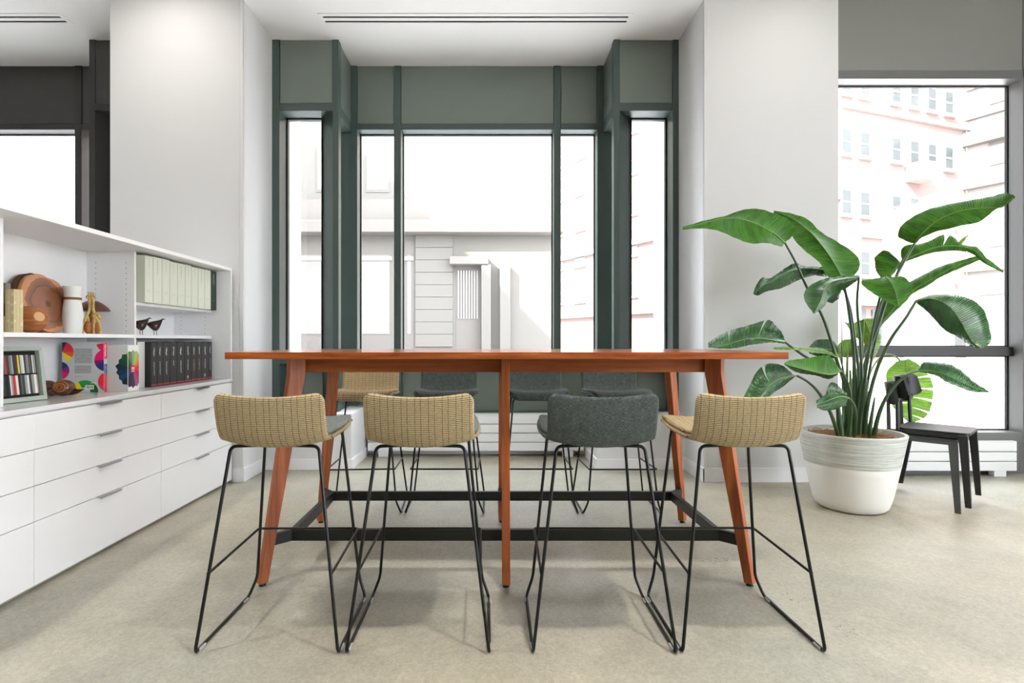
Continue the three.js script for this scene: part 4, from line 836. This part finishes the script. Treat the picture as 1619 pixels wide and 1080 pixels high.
// small curled leaf low in the middle
leaf([[1341, 622], [1330, 612], [1316, 604], [1307, 622], [1292, 633]], [[1343, 630], [1330, 627], [1318, 630], [1305, 635], [1292, 640]], [[1341, 640], [1330, 644], [1318, 647], [1305, 649], [1293, 645]], 3.30, 3.20, LM.upper, { eA: 0.05, eB: -0.05, bulge: 0.25 });
// petioles
stem([[1328, 700, 3.60], [1341, 640, 3.58], [1320, 560, 3.62], [1300, 500, 3.64], [1276, 455, 3.64], [1258, 415, 3.63], [1241, 384, 3.62]], 0.014, 0.006, LM.stem);
stem([[1346, 700, 3.62], [1352, 620, 3.62], [1348, 540, 3.64], [1340, 480, 3.66], [1333, 443, 3.66]], 0.014, 0.007, LM.stem);
stem([[1350, 700, 3.66], [1358, 610, 3.70], [1352, 540, 3.78], [1335, 460, 3.88], [1306, 427, 3.92]], 0.013, 0.006);
stem([[1352, 700, 3.58], [1362, 620, 3.58], [1360, 540, 3.60], [1355, 480, 3.62], [1358, 438, 3.60]], 0.013, 0.006);
stem([[1358, 700, 3.56], [1366, 610, 3.54], [1380, 520, 3.52], [1394, 460, 3.52], [1401, 437, 3.52]], 0.013, 0.005, LM.stem);
stem([[1362, 700, 3.68], [1364, 610, 3.72], [1378, 540, 3.74], [1396, 470, 3.76], [1408, 437, 3.76]], 0.012, 0.005);
stem([[1352, 700, 3.62], [1358, 620, 3.62], [1372, 562, 3.62], [1386, 520, 3.62], [1400, 478, 3.62], [1419, 433, 3.62], [1430, 413, 3.62], [1446, 385, 3.62]], 0.015, 0.007, LM.stem);
stem([[1366, 700, 3.70], [1370, 620, 3.74], [1384, 540, 3.76], [1404, 470, 3.78], [1426, 412, 3.78]], 0.012, 0.005, LM.stem);
stem([[1356, 700, 3.74], [1352, 620, 3.84], [1366, 560, 3.95], [1393, 513, 4.02]], 0.012, 0.007, LM.stem);
stem([[1366, 700, 3.56], [1372, 640, 3.52], [1385, 588, 3.48], [1400, 552, 3.44], [1413, 529, 3.42], [1432, 503, 3.40], [1449, 475, 3.40]], 0.014, 0.007, LM.stem);
stem([[1380, 700, 3.54], [1386, 668, 3.50], [1392, 648, 3.48], [1402, 627, 3.46], [1419, 605, 3.44], [1436, 592, 3.42], [1450, 587, 3.42]], 0.016, 0.007);
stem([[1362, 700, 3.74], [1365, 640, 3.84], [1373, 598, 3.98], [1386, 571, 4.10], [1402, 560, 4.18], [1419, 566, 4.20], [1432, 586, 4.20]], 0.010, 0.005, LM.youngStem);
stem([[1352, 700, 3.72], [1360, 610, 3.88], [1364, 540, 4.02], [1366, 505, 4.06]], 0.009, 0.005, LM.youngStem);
stem([[1344, 700, 3.56], [1341, 620, 3.56], [1329, 588, 3.56], [1300, 578, 3.57], [1275, 565, 3.58], [1256, 552, 3.58], [1241, 541, 3.58]], 0.013, 0.007);
stem([[1340, 700, 3.52], [1346, 640, 3.46], [1340, 606, 3.40], [1330, 587, 3.36]], 0.012, 0.007);
stem([[1328, 700, 3.52], [1314, 655, 3.46], [1298, 626, 3.44], [1288, 613, 3.42], [1275, 602, 3.41], [1260, 594, 3.40]], 0.013, 0.007);
stem([[1350, 700, 3.48], [1354, 660, 3.40], [1350, 640, 3.34], [1343, 630, 3.30]], 0.010, 0.006);
stem([[1333, 690, 3.70], [1332, 600, 3.72], [1331, 540, 3.74], [1331, 492, 3.76]], 0.008, 0.002, LM.stem);
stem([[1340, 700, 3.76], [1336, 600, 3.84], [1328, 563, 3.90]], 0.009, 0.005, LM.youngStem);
// sheathing bases, broad and flattened
for (const [x0, x1, y1, d0, d1, r, m] of [[1330, 1322, 610, 3.56, 3.54, 0.026, 0], [1342, 1334, 590, 3.58, 3.60, 0.026, 1], [1352, 1350, 560, 3.60, 3.62, 0.028, 0], [1358, 1362, 575, 3.62, 3.62, 0.026, 2], [1364, 1370, 600, 3.60, 3.58, 0.026, 0], [1348, 1344, 585, 3.66, 3.70, 0.026, 2], [1372, 1383, 628, 3.56, 3.54, 0.020, 0], [1336, 1340, 560, 3.66, 3.70, 0.022, 2], [1360, 1356, 570, 3.70, 3.74, 0.024, 1]]) {
  const a = toPot(at(x0, 698, d0)), b = toPot(at((x0 + x1) / 2, (698 + y1) / 2, (d0 + d1) / 2)), c = toPot(at(x1, y1, d1)), cv = new THREE.CatmullRomCurve3([a, b, c]);
  put('sheath', sweep((t) => cv.getPoint(t), (t) => r * (1 - 0.72 * t), 16, 10, 0.7), [LM.stem, LM.stem, LM.youngStem][m], plant);
}

// ------------------------------------------------------------------ the street outside
{
  const pave = struct('floor_street', 'pale sunlit street outside the windows', 'street');
  put('roadway', bx(-60, 90, -0.4, -0.15, -110, 40), mat({ color: 0xb4b2b0, roughness: 0.9 }), pave);
  put('pavement', bx(-60, 60, -0.15, -0.02, -11, -DBAY), mat({ color: 0xd2d0cc, roughness: 0.9 }), pave);
  const stone = mat({ color: 0x5f5c57, roughness: 0.9 }), stone2 = mat({ color: 0x635f5a, roughness: 0.9 }), dim = mat({ color: 0x595550, roughness: 0.7 }), pane2 = mat({ color: 0x3a4042, roughness: 0.2 }), glareGlazing = mat({ color: 0x6e6c68, roughness: 0.8 }), pink = mat({ color: 0x6c5955, roughness: 0.9 }), trim = mat({ color: 0x8a8784, roughness: 0.8 });
  // corner building straight across: stone front with cornice, doorway grille and pilasters
  const D = 16, wx = (px) => (px - PX) / FOCAL * D, hy = (py) => EYE + (PY - py) / FOCAL * D;
  const b = thing('stone_building', 'pale stone corner building across the street', 'building', [0, -0.15, -D]);
  put('wall', bx(-11, wx(872), 0, 13, -14, 0), stone, b);
  put('cornice', bx(-11.2, wx(872) + 0.3, hy(364), hy(345), 0, 0.5, 0.02), stone2, b);
  put('frieze', bx(-11.1, wx(872) + 0.1, hy(345), hy(310), 0, 0.22), stone2, b);
  for (let i = 0; i < 12; i++) put('stone_course', bx(wx(657), wx(716), hy(540) + i * 0.36, hy(540) + i * 0.36 + 0.352, 0, 0.06, 0.01), stone, b);
  put('pilaster', bx(wx(761), wx(776), 0, hy(412), 0, 0.30, 0.02), stone, b); put('pilaster', bx(wx(790), wx(806), 0, hy(412), 0, 0.30, 0.02), stone, b);
  put('door_lintel', bx(wx(712), wx(772), hy(412), hy(400), 0, 0.35, 0.02), stone2, b);
  const dr = put('doorway', bx(wx(721), wx(760), 0, hy(412), 0.0, 0.02), dim, b);
  for (let i = 0; i < 8; i++) put('grille_bar', bx(wx(724) + i * 0.078, wx(724) + i * 0.078 + 0.035, hy(496), hy(420), 0.02, 0.05), trim, dr);
  for (const [p0, p1] of [[566, 620], [640, 654], [470, 512], [380, 440]]) { const w = put('window_bay', bx(wx(p0), wx(p1), 0, hy(372), 0, 0.015), dim, b); put('glazing', bx(wx(p0 + 4), wx(p1 - 4), hy(520), hy(395), 0.015, 0.03), glareGlazing, w); put('transom_bar', bx(wx(p0), wx(p1), hy(404), hy(398), 0.03, 0.06), trim, w); }  // bright reflection is painted into the pale glazing colour
  for (const [p0, p1] of [[578, 616], [500, 540], [420, 460]]) { const w = put('window_bay', bx(wx(p0), wx(p1), hy(296), hy(226), 0, 0.02), dim, b); put('glazing', bx(wx(p0 + 3), wx(p1 - 3), hy(292), hy(230), 0.02, 0.03), glareGlazing, w); }
  // neighbour on this side of the street, outside the view: its roof edge throws the slanting shade on the stone front
  const nb = thing('neighbouring_block', 'tall neighbouring block outside the left of the view', 'building', [0, -0.15, 0]);
  put('wall', bx(-20, -11.44, 0, 14.35, -10.5, 8), stone2, nb); put('parapet', bx(-20.1, -11.40, 14.1, 14.35, -10.6, 8.1), stone2, nb);
  // pink brick corner building seen through the right-hand windows
  const pk = thing('brick_building', 'pale pink brick building with rows of sash windows down the street', 'building', [19.2, -0.15, -30]);
  const U2 = [0.9435, -0.3314], U3 = [-0.461, -0.887];
  const plan = [[0, 0], [U2[0] * 10.4, U2[1] * 10.4], [U2[0] * 10.4 + U3[0] * 34, U2[1] * 10.4 + U3[1] * 34], [U3[0] * 34, U3[1] * 34]];
  put('wall', prism(plan, 0, 30), pink, pk);
  const sash = (ux, uz, s, y, w, h, yaw) => {
    const q = put('sash_window', bx(-w / 2, w / 2, 0, h, 0, 0.06), trim, pk); q.position.set(ux * s, y, uz * s); q.rotation.y = yaw;
    put('pane', bx(-w / 2 + 0.06, w / 2 - 0.06, 0.05, h - 0.06, 0.06, 0.08), pane2, q); put('sill', bx(-w / 2 - 0.15, w / 2 + 0.15, -0.18, 0, 0, 0.2), trim, q); put('meeting_rail', bx(-w / 2, w / 2, h / 2 - 0.06, h / 2 + 0.02, 0.08, 0.1), trim, q);
  };
  const yaw2 = Math.atan2(-U2[1], U2[0]), yaw3 = Math.atan2(U3[1], -U3[0]);
  const fl = [4.9, 8.2, 11.5, 14.8, 18.1];
  for (const y of fl) for (const s of [0.35, 1.75, 4.25, 5.75, 7.25, 8.75]) sash(U2[0], U2[1], s, y, 0.72, 1.35, yaw2);
  put('string_course', bx(0, 10.5, 7.0, 7.25, 0, 0.2), trim, pk).rotation.y = yaw2; put('string_course', bx(0, 10.5, 14.0, 14.2, 0, 0.2), trim, pk).rotation.y = yaw2; put('shopfront_fascia', bx(0, 10.5, 3.2, 4.0, 0, 0.35), stone2, pk).rotation.y = yaw2;
  for (let i = 0; i < 5; i++) { const q = put('shop_window', bx(0.2 + i * 2.1, 1.8 + i * 2.1, 0.4, 3.0, 0, 0.08), pane2, pk); q.rotation.y = yaw2; }
  const side = (s, y, w, h) => sash(U3[0], U3[1], s, y, w, h, yaw3);
  for (const y of fl) for (let k = 0; k < 9; k++) side(3 + k * 3.4, y, 1.5, 2.1);
  { const q = put('string_course', bx(-34, 0, 9.0, 9.4, 0, 0.4), trim, pk); q.rotation.y = yaw3; const q2 = put('shopfront_fascia', bx(-34, 0, 3.4, 4.2, 0, 0.5), stone2, pk); q2.rotation.y = yaw3; }
  { const q = put('air_conditioner', bx(5.05, 6.35, 10.4, 11.4, 0, 1.0, 0.03), trim, pk); q.rotation.y = yaw2; }
  // white building with heavy cornices at the far right
  const wb = thing('cornice_building', 'white building with heavy cornices beyond the pink brick one', 'building', [29.1, -0.15, -33.5]);
  const yaw4 = Math.atan2(0.887, 0.461) * -1;
  const r4 = (g, m, n) => { const q = put(n, g, m, wb); q.rotation.y = yaw4; return q; };
  r4(bx(0, 12, 0, 26, -6, 0), trim, 'wall');
  for (const [y0, y1, p] of [[13.0, 13.8, 0.5], [14.6, 14.9, 0.25], [10.4, 11.0, 0.45], [16.4, 16.7, 0.2], [18.0, 18.5, 0.4], [5.4, 6.0, 0.35]]) r4(bx(-0.2, 12, y0, y1, 0, p, 0.03), stone2, 'cornice');
  for (const y of [6.8, 11.6, 15.2]) r4(bx(1.1, 2.6, y, y + 2.6, 0, 0.1), dim, 'window_bay');
  { // street sign board whose last letters can be read
    const q = r4(bx(0.6, 2.0, 4.0, 4.75, 0, 0.12), mat({ color: 0x5e5e5c, roughness: 0.7 }), 'sign_board');
    const tx = canvasTex(256, 128, (c, w, h) => { c.fillStyle = '#5e5e5c'; c.fillRect(0, 0, w, h); c.fillStyle = '#7c7c7c'; c.font = 'bold 92px sans-serif'; c.textAlign = 'center'; c.fillText('WAY', w / 2, 96); });
    put('lettering', new THREE.PlaneGeometry(1.36, 0.7).translate(1.3, 4.375, 0.1215), mat({ map: tx, roughness: 0.7 }), q);
  }
  // parked car down the street
  const car = thing('parked_car', 'pale car parked on the street seen behind the plant', 'car', [19.2, -0.15, -24.5], 1.05);
  const sh = new THREE.Shape(); [[-2.1, 0.35], [-2.15, 0.75], [-1.5, 0.9], [-0.9, 1.38], [0.7, 1.42], [1.35, 0.95], [2.05, 0.82], [2.15, 0.4]].forEach(([x, y], i) => i ? sh.lineTo(x, y) : sh.moveTo(x, y)); sh.closePath();
  put('body', new THREE.ExtrudeGeometry(sh, { depth: 1.5, bevelEnabled: true, bevelSize: 0.06, bevelThickness: 0.08, bevelSegments: 2 }).translate(0, 0, -0.75), phy({ color: 0x727476, roughness: 0.4, clearcoat: 0.3 }), car);
  const gl = new THREE.Shape(); [[-1.35, 0.92], [-0.85, 1.32], [0.62, 1.36], [1.18, 0.95]].forEach(([x, y], i) => i ? gl.lineTo(x, y) : gl.moveTo(x, y)); gl.closePath();
  put('side_glass', new THREE.ExtrudeGeometry(gl, { depth: 0.01, bevelEnabled: false }).translate(0, 0, 0.835), mat({ color: 0x505252, roughness: 0.3 }), car);
  for (const x of [-1.35, 1.35]) for (const z of [-0.72, 0.72]) put('wheel', new THREE.CylinderGeometry(0.33, 0.33, 0.22, 24).rotateX(Math.PI / 2).translate(x, 0.33, z), mat({ color: 0x565656, roughness: 0.8 }), car);
}

renderer.render(scene, camera);
